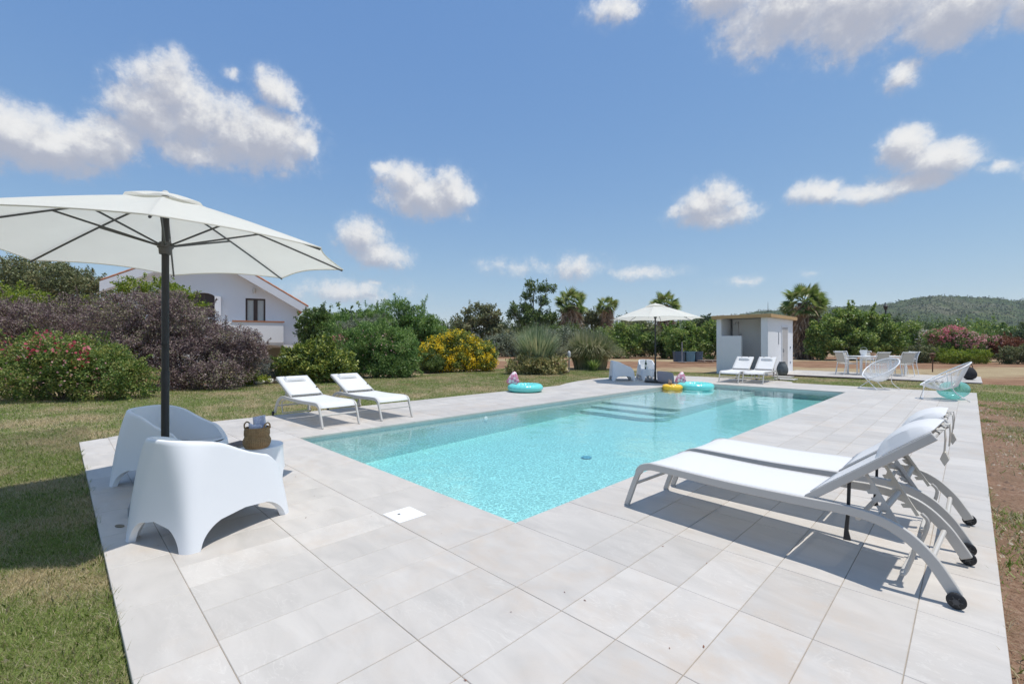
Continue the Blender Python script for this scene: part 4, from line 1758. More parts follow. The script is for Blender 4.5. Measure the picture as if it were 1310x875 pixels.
def mat_rooftile():
    m, t, out = new_mat('terracotta_roof')
    p = principled(t, out)
    tc = obj_coord(t)
    n = t.noise(tc, 3, 5)
    n2 = t.noise(tc, 25, 3)
    c = t.ramp(n2, [(.25, (.30, .10, .05)), (.5, (.48, .19, .10)), (.75, (.60, .30, .18))])
    c = t.mix(t.maprange(n, .4, .7, 0, .5), c, (.36, .22, .15))
    t.link(c, p.inputs['Base Color'])
    p.inputs['Roughness'].default_value = .85
    return m


M_roof = mat_rooftile()
M_brown = plain('dark_brown_joinery', (.055, .032, .025), .5, .15, 6)
M_pane = plain('curtained_glass', (.50, .49, .46), .12, .12, 1.5, spec=.6)
DH = 27.
PHI = R(28)
hs_ = thing('house', 'white two storey house with terracotta roof and arched openings behind the shrubs', 'house', at(381, DH, -.07), ANG + PHI)


def hl(px):
    a, a0 = (px - 655) / F, (381 - 655) / F
    return (a - a0) * DH / (math.cos(PHI) - a * math.sin(PHI))


def hz_(py, px=345):
    return zz(py, DH + hl(px) * math.sin(PHI)) + .07


xl, xr = hl(150), 0.
apx, apz = hl(262), hz_(318, 262)
eaz = hz_(388, 381)
wl_z = hz_(357, 150)
gab = [(xl, 0), (xr, 0), (xr, eaz), (apx, apz - .05), (xl, wl_z)]
body = MB()
# main gable front with its openings left free: a window and an arched terrace door
wx0, wx1, wz0, wz1 = hl(314), hl(339.5), hz_(413, 327), hz_(382, 327)
ax0, ax1, az0, az1 = hl(246), hl(275), hz_(406, 262), hz_(374.5, 262)


def under(x):
    return apz - .05 - (x - apx) / (xr - apx) * (apz - .05 - eaz) if x > apx else wl_z + (x - xl) / (apx - xl) * (apz - .05 - wl_z)


arcp = []
for k in range(9):
    a = PI - k / 8 * PI
    arcp.append(((ax0 + ax1) / 2 + (ax1 - ax0) / 2 * math.cos(a), az1 - .25 + .25 * math.sin(a)))
TH = .3
fl_z = hz_(441)          # terrace floor level underside
pieces = [
    [(xl, fl_z), (ax0, fl_z), (ax0, under(ax0)), (xl, under(xl))],
    [(ax0, fl_z), (ax1, fl_z), (ax1, az0), (ax0, az0)],
    arcp + [(ax1, under(ax1)), (apx, apz - .05), (ax0, under(ax0))] if ax0 < apx < ax1 else arcp + [(ax1, under(ax1)), (ax0, under(ax0))],
    [(ax1, fl_z), (wx0, fl_z), (wx0, under(wx0)), (ax1, under(ax1))],
    [(wx0, fl_z), (wx1, fl_z), (wx1, wz0), (wx0, wz0)],
    [(wx0, wz1), (wx1, wz1), (wx1, under(wx1)), (wx0, under(wx0))],
    [(wx1, fl_z), (xr, fl_z), (xr, under(xr)), (wx1, under(wx1))]]
for po_ in pieces:
    body.plate(po_, 0, TH)
LEN = 9.
body.plate([(xr - .3, 0), (xr, 0), (xr, eaz), (xr - .3, eaz + .12)], TH, LEN)
body.plate([(xl, 0), (xl + .3, 0), (xl + .3, wl_z + .1), (xl, wl_z)], TH, LEN)
body.plate([(xl + .3, 0), (xr - .3, 0), (xr - .3, eaz + .1), (apx, apz - .06), (xl + .3, wl_z + .1)], LEN - .3, LEN)
body.box(((xl + xr) / 2, 2.2, fl_z + 1.0), (xr - xl - .62, .1, 2.2))
body.box(((xl + xr) / 2, 4.4, fl_z - .1), (xr - xl - .62, 8.2, .16))
# ground floor front with a wide arch
gx0, gx1 = hl(303), hl(372.5)
gp_ = [(xl, 0), (gx0, 0)]
for k in range(13):
    a = PI - k / 12 * PI
    gp_.append(((gx0 + gx1) / 2 + (gx1 - gx0) / 2 * math.cos(a), hz_(449) + (hz_(441.5) - hz_(449)) * math.sin(a)))
gp_ += [(gx1, 0), (xr, 0), (xr, fl_z - .003), (xl, fl_z - .003)]
body.plate(gp_, -1.0, -.75)
body.plate([(xr - .25, 0), (xr, 0), (xr, fl_z - .003), (xr - .25, fl_z - .003)], -.75, 0)
body.build('wall', M_wallw, hs_)
MB().box(((xl + xr) / 2, 1.3, fl_z / 2), (xr - xl - .62, .12, fl_z - .2)).build('porch_back_wall', plain('ochre_porch_render', (.52, .49, .38), .85), hs_)
# terrace slab and parapet
px1_ = hl(362)
MB().box(((xl + px1_) / 2, -.52, fl_z + .06), (px1_ - xl, 1.04, .12)).build('terrace_slab', M_wallw, hs_)
pp = MB()
ptz = hz_(413.5)
pp.box(((xl + px1_) / 2, -.98, (fl_z + .12 + ptz) / 2), (px1_ - xl, .18, ptz - fl_z - .12))
pp.box((px1_ - .09, -.44, (fl_z + .12 + ptz) / 2), (.18, .9, ptz - fl_z - .122))
ppo = pp.build('parapet', M_wallw, hs_)
MB().box(((hl(300) + px1_) / 2, -.98, ptz + .045), (px1_ - hl(300) + .1, .26, .07)).build('handrail', plain('terracotta_coping', (.42, .17, .08), .7), ppo)
MB().box((hl(279.5), -.30, (hz_(403, 279) + hz_(380, 279)) / 2), (.26, .5, hz_(380, 279) - hz_(403, 279))).build('pilaster', M_wallw, hs_)
wi = MB()
fw_ = .09
wi.box((wx0 + fw_ / 2, .10, (wz0 + wz1) / 2), (fw_, .12, wz1 - wz0)).box((wx1 - fw_ / 2, .10, (wz0 + wz1) / 2), (fw_, .12, wz1 - wz0))
wi.box(((wx0 + wx1) / 2, .10, wz1 - fw_ / 2), (wx1 - wx0 - 2 * fw_, .12, fw_)).box(((wx0 + wx1) / 2, .10, (wz0 + wz1) / 2), (.2, .1, wz1 - wz0 - fw_))
win = wi.build('window', M_brown, hs_)
for s_ in (0, 1):
    a0 = wx0 + fw_ if s_ == 0 else (wx0 + wx1) / 2 + .1
    a1 = (wx0 + wx1) / 2 - .1 if s_ == 0 else wx1 - fw_
    MB().box(((a0 + a1) / 2, .13, (wz0 + wz1 - fw_) / 2), (a1 - a0, .03, wz1 - wz0 - fw_)).build('pane', M_pane, win)
ad = MB().plate([(ax0, az0 - 1.2)] + arcp + [(ax1, az0 - 1.2)], .16, .24).build('arched_door', M_brown, hs_)
MB().box(((ax0 + ax1) / 2, .15, (az0 + az1) / 2), (.07, .03, az1 - az0)).build('mullion', plain('lighter_brown_joinery', (.09, .055, .04), .5), ad)
MB().box((.012, .9, hz_(401, 381)), (.03, .5, hz_(391, 381) - hz_(411, 381))).build('shutter', plain('grey_shutter', (.33, .33, .36), .6), hs_)
MB().lathe([(.01, -.14), (.07, -.12), (.10, .02), (.09, .12), (.01, .15)], 14, c=(hl(325), -.09, hz_(372, 325))).build('wall_lamp', plain('pale_lamp_glass', (.62, .60, .56), .4), hs_, smooth=True)
# roof: two tiled slopes with barrel tiles, white verge boards
ov = .55
for sd in (0, 1):
    x0_, z0_ = (apx, apz) if sd else (xl - ov, wl_z - ov * (apz - wl_z) / (apx - xl))
    x1_, z1_ = (xr + ov, eaz - ov * (apz - eaz) / (xr - apx)) if sd else (apx, apz)
    rm = MB()
    L_ = math.hypot(x1_ - x0_, z1_ - z0_)
    rows = 46

    def rfn(u, v):
        y = -ov + v * (LEN + 2 * ov)
        x, z = x0_ + (x1_ - x0_) * u, z0_ + (z1_ - z0_) * u
        return (x, y, z + .13 + .06 * abs(math.sin(v * rows * PI)) + .02 * ((u * 14) % 1))
    rm.grid(rfn, 28, rows * 4)
    rr_ = rm.build('roof', M_roof, hs_, smooth=True, angle=50)
    so2 = rr_.modifiers.new('thick', 'SOLIDIFY')
    so2.thickness = .06
    vb = MB()
    vb.plate([(x0_, z0_ - .42), (x1_, z1_ - .40), (x1_, z1_ + .06), (x0_, z0_ + .06)], -ov - .02, -.003)
    vb.build('verge', plain('white_verge', (.74, .74, .77), .8, .05, 3), rr_)
# far wall lantern post and mast
pl_ = thing('street_lamp', 'black lantern on a post rising above the fig tree at the right', 'street lamp', at(1133, 60))
MB().tube([(0, 0, 0), (0, 0, zz(397, 60))], .09, 8).build('post', M_dark, pl_, smooth=True)
zt = zz(397, 60)
MB().lathe([(.05, zt), (.12, zt + .05), (.26, zt + .5), (.30, zt + .52), (.05, zt + .8), (.02, zt + 1.0)], 10).build('lantern', M_dark, pl_)
ms = thing('radio_mast', 'thin lattice mast on the ridge of the far hill', 'mast', at(982.5, 600, zz(395, 600) - 4))
MB().tube([(0, 0, 0), (0, 0, 13)], [.45, .15], 6).build('lattice', M_dark, ms)
# ---------------------------------------------------------------- planting
RNG = np.random.default_rng(11)


def unit(v):
    return v / np.maximum(1e-9, np.linalg.norm(v, axis=1, keepdims=True))


def crown(blobs, n, clump=.28, fill=.22, seed=0, zmin=.03, flat=0.):
    """points and outward directions on lumpy clumps spread through a set of ellipsoids"""
    r = np.random.default_rng(seed)
    B = np.array(blobs, float)
    area = (B[:, 3] * B[:, 4] + B[:, 3] * B[:, 5] + B[:, 4] * B[:, 5])
    cnt = np.maximum(8, (n * area / area.sum()).astype(int))
    P, D = [], []
    for b, k in zip(B, cnt):
        c, s = b[:3], b[3:6]
        m = max(8, int((s[0] * s[1] + s[0] * s[2] + s[1] * s[2]) / (clump * clump) * 1.5))
        d = unit(r.normal(size=(m, 3)))
        rad = r.uniform(.62, 1.02, size=(m, 1)) ** .7
        cc = c + d * s * rad
        csz = clump * r.uniform(.55, 1.25, size=(m, 1))
        pick = r.integers(0, m, size=k)
        off = unit(r.normal(size=(k, 3))) * r.uniform(.2, 1.0, size=(k, 1)) ** .5
        p = cc[pick] + off * csz[pick] * np.array([1, 1, .8])
        dd = unit(off * .6 + d[pick] * .6 + r.normal(size=(k, 3)) * .25)
        ni = int(k * fill)
        q = c + unit(r.normal(size=(ni, 3))) * r.uniform(0, 1, size=(ni, 1)) ** .4 * s * .85
        P += [p, q]
        D += [dd, unit(r.normal(size=(ni, 3)))]
        # long shoots that break the outline
        ns = max(3, int(m * .22)) if fill > 0 else 0
        if ns:
            sd = unit(r.normal(size=(ns, 3)) + np.array([0, 0, .45]))
            sb = c + sd * s * .9
            sv = unit(sd + r.normal(size=(ns, 3)) * .35 + np.array([0, 0, .5])) * clump * r.uniform(.9, 2.3, size=(ns, 1))
            kk = max(6, int(k * .10 / ns))
            tt = r.uniform(0, 1, size=(ns, kk, 1))
            sp = sb[:, None] + sv[:, None] * tt + r.normal(size=(ns, kk, 3)) * clump * .10 * (1.1 - tt)
            P.append(sp.reshape(-1, 3))
            D.append(unit(np.repeat(unit(sv), kk, axis=0) + r.normal(size=(ns * kk, 3)) * .5))
    P, D = np.concatenate(P), np.concatenate(D)
    ok = P[:, 2] > zmin
    return P[ok], D[ok]


def leaf_quads(P, D, l, w, seed=0, up=.25, jit=.7, tip=.5):
    """diamond shaped leaves"""
    r = np.random.default_rng(seed + 99)
    n = len(P)
    d = unit(D * .7 + r.normal(size=(n, 3)) * (jit + .15) + np.array([0, 0, up]))
    # blades turn their faces outwards and to the light
    s = unit(np.cross(d, D + np.array([0, 0, .7]) + r.normal(size=(n, 3)) * .55))
    nn = np.cross(s, d)
    L = (l * r.uniform(.65, 1.25, size=(n, 1)))
    W = (w * r.uniform(.7, 1.2, size=(n, 1)))
    mid = P + d * L * tip + nn * L * .08
    return np.stack([P, mid + s * W * .5, P + d * L - nn * L * .06, mid - s * W * .5], axis=1)


def limbs(base, targets, r0, mat, parent, name='branches', seed=0, fork=.35):
    r = random.Random(seed)
    mb = MB()
    for tgt in targets:
        tv, bv = Vector(tgt), Vector(base)
        m = bv.lerp(tv, fork) + Vector((r.uniform(-.1, .1), r.uniform(-.1, .1), .1)) * (tv - bv).length * .4
        pts = cr([bv, m, tv], 5)
        mb.tube(pts, [max(.006, r0 * (1 - .8 * i / len(pts))) for i in range(len(pts))], 6)
    return mb.build(name, mat, parent, smooth=True)


M_bark = plain('brown_bark', (.14, .10, .075), .9, .3, 10, .6, 40)
M_barkg = plain('grey_bark', (.24, .21, .18), .9, .25, 6, .5, 30)


def shrub(name, label, cat, px, D, blobs, n, l, w, mat, flowers=None, group=None, clump=.28, seed=1, stems=5, up=.25, fill=.22, stemr=.03, fork=.35, jit=.7, extra=None):
    """blobs are in local metres (right, back, up, three radii)"""
    root = thing(name, label, cat, at(px, D, -.05), ANG, group)
    P, Dn = crown(blobs, n, clump, fill, seed)
    quads('foliage', leaf_quads(P, Dn, l, w, seed, up, jit), mat, root)
    if stems:
        tg = [(b[0] * .9, b[1] * .9, b[2]) for b in blobs]
        tg = (tg * 3)[:stems]
        rr = random.Random(seed)
        cx0 = sum(b[0] for b in blobs) / len(blobs)
        limbs((cx0, 0, -.05), [(t_[0] + rr.uniform(-.3, .3), t_[1] + rr.uniform(-.3, .3), t_[2]) for t_ in tg], stemr, M_bark, root, 'stems', seed, fork)
    for fl in flowers or []:
        fb_, fn, fl_, fw_2, fm, nm = fl
        r = np.random.default_rng(seed + 5)
        P, Dn = crown(fb_, fn, clump * .6, .0, seed + 3)
        quads(nm, leaf_quads(P + Dn * .04, Dn, fl_, fw_2, seed + 7, .1, .9), fm, root)['kind'] = 'stuff'
    return root


G = lambda *c: list(c)
L_rose = leafmat('rose_leaf', G((0.059, 0.110, 0.024), (0.119, 0.198, 0.044), (0.229, 0.286, 0.070), (0.337, 0.317, 0.099)), .3, .5, 2.2)
L_purple = leafmat('purple_leaf', G((.085, .055, .060), (.165, .108, .115), (.26, .185, .185), (.33, .26, .215), (.25, .25, .13)), .22, .5, 1.2, .3)
L_bright = leafmat('bright_leaf', G((0.079, 0.132, 0.020), (0.159, 0.225, 0.033), (0.277, 0.344, 0.053), (0.356, 0.383, 0.079)), .4, .5, 2)
L_gloss = leafmat('variegated_leaf', G((0.043, 0.078, 0.020), (0.104, 0.166, 0.035), (0.244, 0.295, 0.061), (0.487, 0.487, 0.122)), .25, .4, 3)
L_olean = leafmat('oleander_leaf', G((0.050, 0.113, 0.030), (0.113, 0.213, 0.055), (0.213, 0.338, 0.087), (0.326, 0.427, 0.150)), .28, .42, 1.5)
L_dark = leafmat('dark_leaf', G((0.038, 0.074, 0.021), (0.080, 0.139, 0.034), (0.137, 0.210, 0.053), (0.210, 0.263, 0.074)), .25, .42, 1.0)
L_fig = leafmat('fig_leaf', G((0.060, 0.120, 0.029), (0.131, 0.215, 0.048), (0.239, 0.335, 0.081), (0.454, 0.503, 0.168)), .3, .38, .8)
L_euc = leafmat('eucalyptus_leaf', G((0.075, 0.094, 0.041), (0.150, 0.179, 0.075), (0.225, 0.244, 0.112), (0.319, 0.281, 0.150)), .25, .5, .5)
L_grey = leafmat('grey_green_leaf', G((0.118, 0.140, 0.094), (0.203, 0.234, 0.156), (0.312, 0.343, 0.250)), .25, .6, 1.5)
L_far = leafmat('far_leaf', G((0.051, 0.085, 0.037), (0.092, 0.135, 0.057), (0.151, 0.194, 0.085), (0.203, 0.220, 0.101)), .25, .6, .25, .4)
L_pamp = leafmat('pampas_blade', G((0.121, 0.167, 0.084), (0.212, 0.273, 0.152), (0.364, 0.425, 0.259), (0.547, 0.516, 0.304)), .3, .45, 1.5)
L_pamp2 = leafmat('dry_pampas_blade', G((.10, .14, .05), (.20, .235, .11), (.33, .33, .19), (.46, .41, .26)), .3, .5, 1.2)
L_yfl = leafmat('yellow_petal', G((.72, .46, .01), (.84, .60, .02), (.86, .70, .07)), .25, .6, 3)
L_red = leafmat('red_petal', G((.36, .04, .06), (.50, .10, .14), (.58, .22, .22)), .3, .6, 3)
L_dpink = leafmat('deep_pink_petal', G((.50, .10, .15), (.62, .20, .25), (.68, .36, .36)), .3, .6, 2)
L_pink = leafmat('pink_petal', G((.50, .10, .14), (.62, .20, .24), (.70, .36, .36)), .3, .6, 2)
L_palepink = leafmat('pale_pink_petal', G((.52, .20, .21), (.66, .36, .36), (.72, .48, .46)), .3, .6, 2)
L_white = leafmat('white_petal', G((.6, .55, .5), (.75, .70, .66)), .3, .6, 2)
L_rust = leafmat('rusty_red_leaf', G((.10, .035, .02), (.19, .07, .04), (.28, .13, .075)), .25, .6, 2)
L_succ = leafmat('succulent_leaf', G((0.168, 0.202, 0.067), (0.336, 0.336, 0.134), (0.571, 0.470, 0.235), (0.235, 0.252, 0.084)), .15, .5, 2)
L_lav = leafmat('lavender_leaf', G((0.120, 0.138, 0.114), (0.204, 0.222, 0.192), (0.300, 0.312, 0.300)), .2, .6, 2)
L_palm = leafmat('palm_leaf', G((0.075, 0.131, 0.034), (0.150, 0.225, 0.056), (0.263, 0.338, 0.112), (0.413, 0.413, 0.188)), .3, .4, .8)
L_skirt = leafmat('dead_palm_frond', G((0.246, 0.164, 0.109), (0.437, 0.313, 0.218), (0.655, 0.491, 0.328)), .15, .7, .8)

# left bed, front to back
shrub('rose_bush', 'green bush with red and pink flowers at the far left behind the lawn', 'flowering bush', 78, 10.6,
      [(-1.3, .2, .55, 1.1, .8, .65), (-.3, 0, .75, 1.0, .8, .80), (.75, .1, .62, .95, .75, .66), (-.75, .5, 1.05, .8, .7, .55), (.2, .4, 1.0, .8, .7, .5), (1.35, .3, .42, .6, .6, .45)], 34000, .055, .032, L_rose,
      [([(.1, -.25, 1.3, .6, .4, .25), (.6, -.45, 1.05, .45, .3, .22), (-.7, -.2, 1.25, .4, .3, .25)], 190, .07, .07, L_red, 'red_flowers'), ([(.1, -.4, .8, 1.2, .5, .5)], 120, .045, .045, L_palepink, 'pale_flowers')], clump=.20, seed=2, stems=6)
shrub('purple_shrub', 'huge purple leaved shrub between the parasol pole and the house', 'shrub', 228, 13.6,
      [(-1.7, .4, 2.05, 1.2, 1.1, .8), (-.6, .3, 2.15, 1.0, 1.1, .75), (.10, .2, 1.95, .72, 1, .66), (.9, .2, 1.3, .75, .9, .52), (1.6, .2, 1.25, .7, .8, .5), (1.95, .2, .85, .45, .6, .45), (-.9, -.1, 1.2, 1.0, .9, .7), (.3, -.1, 1.0, 1.0, .8, .6), (1.2, -.1, .75, .8, .7, .5), (-1.9, .3, 1.1, .9, .9, .8)],
      78000, .062, .028, L_purple, clump=.24, seed=3, stems=14, stemr=.045, fork=.3, fill=.12)
shrub('purple_shrub', 'purple leaved shrub at the left edge behind the rose bush', 'shrub', 40, 15.2,
      [(-1.8, 0, 1.9, 1.5, 1.1, .95), (-.4, .2, 2.0, 1.3, 1.1, .9), (1.0, .3, 2.0, 1.3, 1.1, .85), (2.0, .2, 1.7, 1.1, 1, .8), (0, 0, 1.1, 2.2, .9, .8)], 52000, .066, .030, L_purple, clump=.26, seed=4, stems=8, stemr=.045)
shrub('low_bush', 'low dusky growth under the big purple shrub, right of the parasol pole', 'shrub', 262, 12.9,
      [(-.7, 0, .40, .7, .5, .40), (.4, 0, .42, .8, .5, .40)], 7000, .06, .03, L_purple, clump=.2, seed=44, stems=6)
shrub('climber', 'bright yellow green climber shoots rising above the purple shrub', 'climber', 206, 17.5,
      [(-1.0, 0, 3.5, .6, .4, .35), (-.1, .1, 3.35, .55, .4, .42), (.7, 0, 3.1, .45, .4, .35), (1.25, 0, 2.75, .4, .4, .45), (.2, 0, 2.5, 1.2, .5, .7)], 8000, .09, .05, L_bright, clump=.22, seed=5, stems=7, fork=.6, jit=.9)
shrub('tall_tree', 'tall dark grey green tree at the far left behind the shrubs', 'tree', 46, 30,
      [(-3.2, 0, 5.0, 2.6, 2, 1.7), (-.6, .5, 5.6, 2.2, 2, 1.4), (1.6, 0, 5.0, 2.2, 2, 1.5), (3.6, 0, 4.4, 1.4, 1.4, 1.2), (0, 0, 3.2, 3.8, 2, 1.8)], 42000, .17, .08, L_euc, clump=.42, seed=6, stems=9, stemr=.14, fill=.12)
shrub('light_tree', 'yellow green tree at the left edge in front of the tall dark tree', 'tree', 18, 21,
      [(-.6, 0, 3.2, 1.3, 1, .95), (.7, 0, 2.9, .9, .9, .8), (-2.0, 0, 2.9, 1.2, 1, 1)], 13000, .10, .055, L_bright, clump=.3, seed=7, stems=5, stemr=.06)
shrub('bright_shrub', 'yellow green leafy shoots between the purple shrub and the tall tree', 'shrub', 112, 19.5,
      [(-.5, 0, 2.5, .9, .6, .5), (.8, 0, 2.4, .8, .6, .5)], 5200, .09, .05, L_bright, clump=.25, seed=8, stems=4, fork=.6)
shrub('ground_cover_plant', 'low yellow green plants edging the bed behind the pale stones', 'low plant', 305, 14.6,
      [(-.8, 0, .12, .7, .35, .22), (.35, 0, .13, .6, .35, .22)], 6500, .07, .03, L_bright, clump=.14, seed=9, stems=0)
shrub('lavender_bush', 'small silver grey bush between the purple shrub and the round light bush', 'shrub', 338, 15.4,
      [(-.1, 0, .42, .45, .4, .40), (.28, 0, .34, .36, .35, .32)], 6500, .06, .018, L_lav, clump=.14, seed=10, stems=3)
shrub('round_bush', 'round glossy bush with yellow tinged leaves behind the left loungers', 'shrub', 401, 15.4,
      [(-.55, 0, .66, .62, .6, .58), (.15, .1, .80, .75, .65, .58), (.75, 0, .62, .55, .55, .52), (.1, -.2, .45, 1.0, .5, .42)], 17000, .095, .055, L_gloss, clump=.22, seed=11, stems=4)
shrub('oleander', 'dense dark oleander behind the second left lounger with a few pale flowers', 'shrub', 478, 17.6,
      [(-.9, 0, 1.05, .75, .7, .85), (0, .1, 1.30, .95, .8, .85), (.95, .1, 1.1, .75, .7, .75), (-.2, -.2, .6, 1.4, .6, .5), (1.3, 0, .55, .5, .5, .5), (0, -.1, .25, 1.75, .5, .25)], 44000, .105, .024, L_olean,
      [([(-1.25, -.1, 1.35, .3, .35, .3)], 170, .06, .05, L_pink, 'pink_flowers'), ([(.1, -.4, 1.25, 1.0, .5, .55)], 130, .05, .045, L_palepink, 'pale_flowers')], clump=.24, seed=12, stems=8, up=.5)
shrub('tall_thicket', 'tall fresh green thicket rising behind the oleander', 'shrub', 500, 22.5,
      [(-2.3, .3, 1.9, 1.0, .9, .85), (-1.0, .2, 2.2, 1.0, .9, .85), (.2, 0, 2.45, 1.0, .9, .95), (1.3, .1, 2.3, .95, .9, .85), (2.0, .2, 1.7, .8, .8, .75), (0, 0, 1.2, 2.8, .8, .9), (0, -.2, .4, 3.0, .6, .4)], 46000, .14, .032, L_olean, clump=.30, seed=13, stems=8, up=.7)
shrub('silver_shrub', 'silver green shrub beside the house, left of the tall thicket', 'shrub', 462, 21,
      [(-.3, 0, 1.75, .8, .6, .65), (.6, 0, 1.95, .7, .6, .65)], 12000, .10, .03, L_grey, clump=.22, seed=14, stems=4)
shrub('house_shrub', 'dark green shrub against the right corner of the house', 'shrub', 409, 25,
      [(-.3, 0, 2.2, .85, .8, 1.05), (.4, 0, 2.0, .9, .8, 1.0), (0, 0, 1.0, 1.2, .8, 1.0)], 20000, .12, .06, L_dark, clump=.28, seed=15, stems=4)
shrub('small_bush', 'small fine leaved green bush at the left foot of the yellow flowering bush', 'shrub', 549, 20.4,
      [(0, 0, .5, .52, .5, .48), (.3, .1, .4, .4, .4, .36)], 8500, .075, .018, L_dark, clump=.18, seed=16, stems=3)
shrub('yellow_bush', 'round bush covered in bright yellow flowers', 'flowering bush', 584, 21.2,
      [(-.9, .1, .85, .8, .8, .75), (0, .1, 1.10, .95, .8, .78), (.95, .1, .75, .80, .7, .68), (1.4, 0, .45, .45, .45, .4), (0, -.2, .5, 1.5, .6, .45)], 25000, .085, .045, L_gloss,
      [([(-.9, 0, .85, .86, .86, .82), (0, 0, 1.10, 1.0, .86, .84), (.95, 0, .75, .86, .76, .74), (1.4, 0, .45, .5, .5, .45), (0, -.25, .5, 1.5, .6, .45)], 11000, .065, .055, L_yfl, 'yellow_flowers')], clump=.22, seed=17, stems=4)
shrub('pink_bush', 'dusky pink flowering bush behind the yellow one', 'flowering bush', 557, 24,
      [(-.2, 0, 1.25, .6, .5, .55), (.3, 0, 1.5, .5, .5, .5)], 6000, .08, .03, L_olean, [([(-.2, -.1, 1.35, .55, .5, .5)], 420, .07, .06, L_palepink, 'pink_flowers')], clump=.2, seed=18, stems=3)
shrub('lavender_bush', 'blue grey bush peeping over the right shoulder of the yellow bush', 'shrub', 605, 25,
      [(0, 0, 1.25, .8, .5, .45), (.7, 0, .95, .6, .5, .4)], 7000, .09, .03, L_lav, clump=.2, seed=19, stems=3)
shrub('round_bush', 'small dark round bush at the edge of the field, right of the yellow one', 'shrub', 628, 25,
      [(0, 0, .75, .36, .36, .62)], 4200, .08, .04, L_dark, clump=.16, seed=20, stems=2)


def blade_clump(name, label, cat, px, D, n, h, spread, mat, seed, width=.022, droop=1., plumes=0, skirt=None, group=None, base=.35):
    """arching grass blades from one crown"""
    root = thing(name, label, cat, at(px, D, -.05), ANG, group)
    r = np.random.default_rng(seed)
    a = r.uniform(0, 2 * PI, n)
    lean = r.uniform(0, 1, n) ** .7
    rb = base * np.sqrt(r.uniform(0, 1, n))
    b0 = np.stack([rb * np.cos(a), rb * np.sin(a), np.zeros(n)], 1)
    L = h * r.uniform(.7, 1.12, n)
    out = np.stack([np.cos(a), np.sin(a), 0 * a], 1)
    side = np.stack([-np.sin(a), np.cos(a), 0 * a], 1)
    S = 5
    cent = []
    for k in range(S + 1):
        t_ = k / S
        rr = spread * lean * (t_ ** 1.6)
        zz_ = L * (t_ - droop * .42 * lean * t_ ** 2.6)
        cent.append(b0 + out * rr[:, None] + np.array([0, 0, 1]) * zz_[:, None])
    V = []
    for k in range(S):
        w0 = width * (1 - (k / S) ** 2) * .5
        w1 = width * (1 - ((k + 1) / S) ** 2) * .5
        V.append(np.stack([cent[k] - side * w0, cent[k] + side * w0, cent[k + 1] + side * w1, cent[k + 1] - side * w1], 1))
    # keep each blade one island: weld by building shared vertices
    verts = np.concatenate([np.stack([cent[k] - side * width * .5 * (1 - (k / S) ** 2), cent[k] + side * width * .5 * (1 - (k / S) ** 2)], 1) for k in range(S + 1)], 1)   # (n, 2(S+1), 3)
    me = bpy.data.meshes.new('blades')
    m = 2 * (S + 1)
    me.vertices.add(n * m)
    me.vertices.foreach_set('co', verts.reshape(-1).astype(np.float32))
    base_i = (np.arange(n) * m)[:, None, None]
    fk = np.array([[2 * k, 2 * k + 1, 2 * k + 3, 2 * k + 2] for k in range(S)])[None]
    idx = (base_i + fk).reshape(-1).astype(np.int32)
    me.loops.add(len(idx))
    me.loops.foreach_set('vertex_index', idx)
    me.polygons.add(n * S)
    me.polygons.foreach_set('loop_start', np.arange(0, len(idx), 4, dtype=np.int32))
    me.update(calc_edges=True)
    me.materials.append(mat)
    o = bpy.data.objects.new('blades', me)
    COL.objects.link(o)
    o.parent = root
    if skirt:
        P, Dn = crown(skirt[0], skirt[1], .16, .1, seed)
        quads('fleshy_leaves', leaf_quads(P, Dn, skirt[2], skirt[3], seed, .6, .5), skirt[4], root)
    return root


blade_clump('pampas_grass', 'upright pale green pampas clump with fleshy plants at its foot', 'ornamental grass', 687, 19.6, 1200, 2.25, 1.0, L_pamp, 21, .036, .7,
            skirt=([(-.75, -.5, .28, .6, .4, .32), (.1, -.7, .30, .7, .4, .36), (.7, -.4, .35, .5, .4, .4), (-.2, -.4, .5, .7, .4, .4)], 5200, .16, .045, L_succ), base=.5)
blade_clump('pampas_grass', 'broad drooping pampas clump with dry straw coloured tips', 'ornamental grass', 755, 23.2, 4200, 2.3, 1.35, L_pamp2, 22, .036, 1.65, base=.8)
blade_clump('agave', 'small green agave at the foot of the broad pampas clump', 'agave', 760, 21.4, 60, .62, .5, L_palm, 23, .09, .5, base=.1)


# ---------------------------------------------------------------- trees
def tree(name, label, px, D, blobs, n, l, w, mat, trunk=None, seed=0, clump=.6, group=None, fill=.1, bark=None, cat='tree', tr=.16):
    root = thing(name, label, cat, at(px, D, -.06), ANG, group)
    P, Dn = crown(blobs, n, clump, fill, seed, .15)
    quads('crown', leaf_quads(P, Dn, l, w, seed, .1, .8), mat, root)
    mb = MB()
    rr = random.Random(seed)
    low = min(b[2] - b[5] * .3 for b in blobs)
    mx = sum(b[0] for b in blobs) / len(blobs)
    mb.tube(cr([(mx * .3, 0, 0), (mx * .5 + rr.uniform(-.2, .2), 0, low * .5), (mx * .7, 0, low)], 4), [tr * (1 - .04 * i) for i in range(9)], 8)
    tk = mb.build('trunk', bark or M_bark, root, smooth=True)
    lm = MB()
    for b in blobs:
        e_ = Vector((b[0], b[1], b[2] + b[5] * .3))
        s_ = Vector((mx * .7, 0, low * .92))
        lm.tube(cr([s_, s_.lerp(e_, .5) + Vector((rr.uniform(-.3, .3), 0, .2)), e_], 4), [tr * .55 * (1 - .09 * i) for i in range(9)], 6)
    lm.build('limbs', bark or M_bark, tk, smooth=True)
    return root


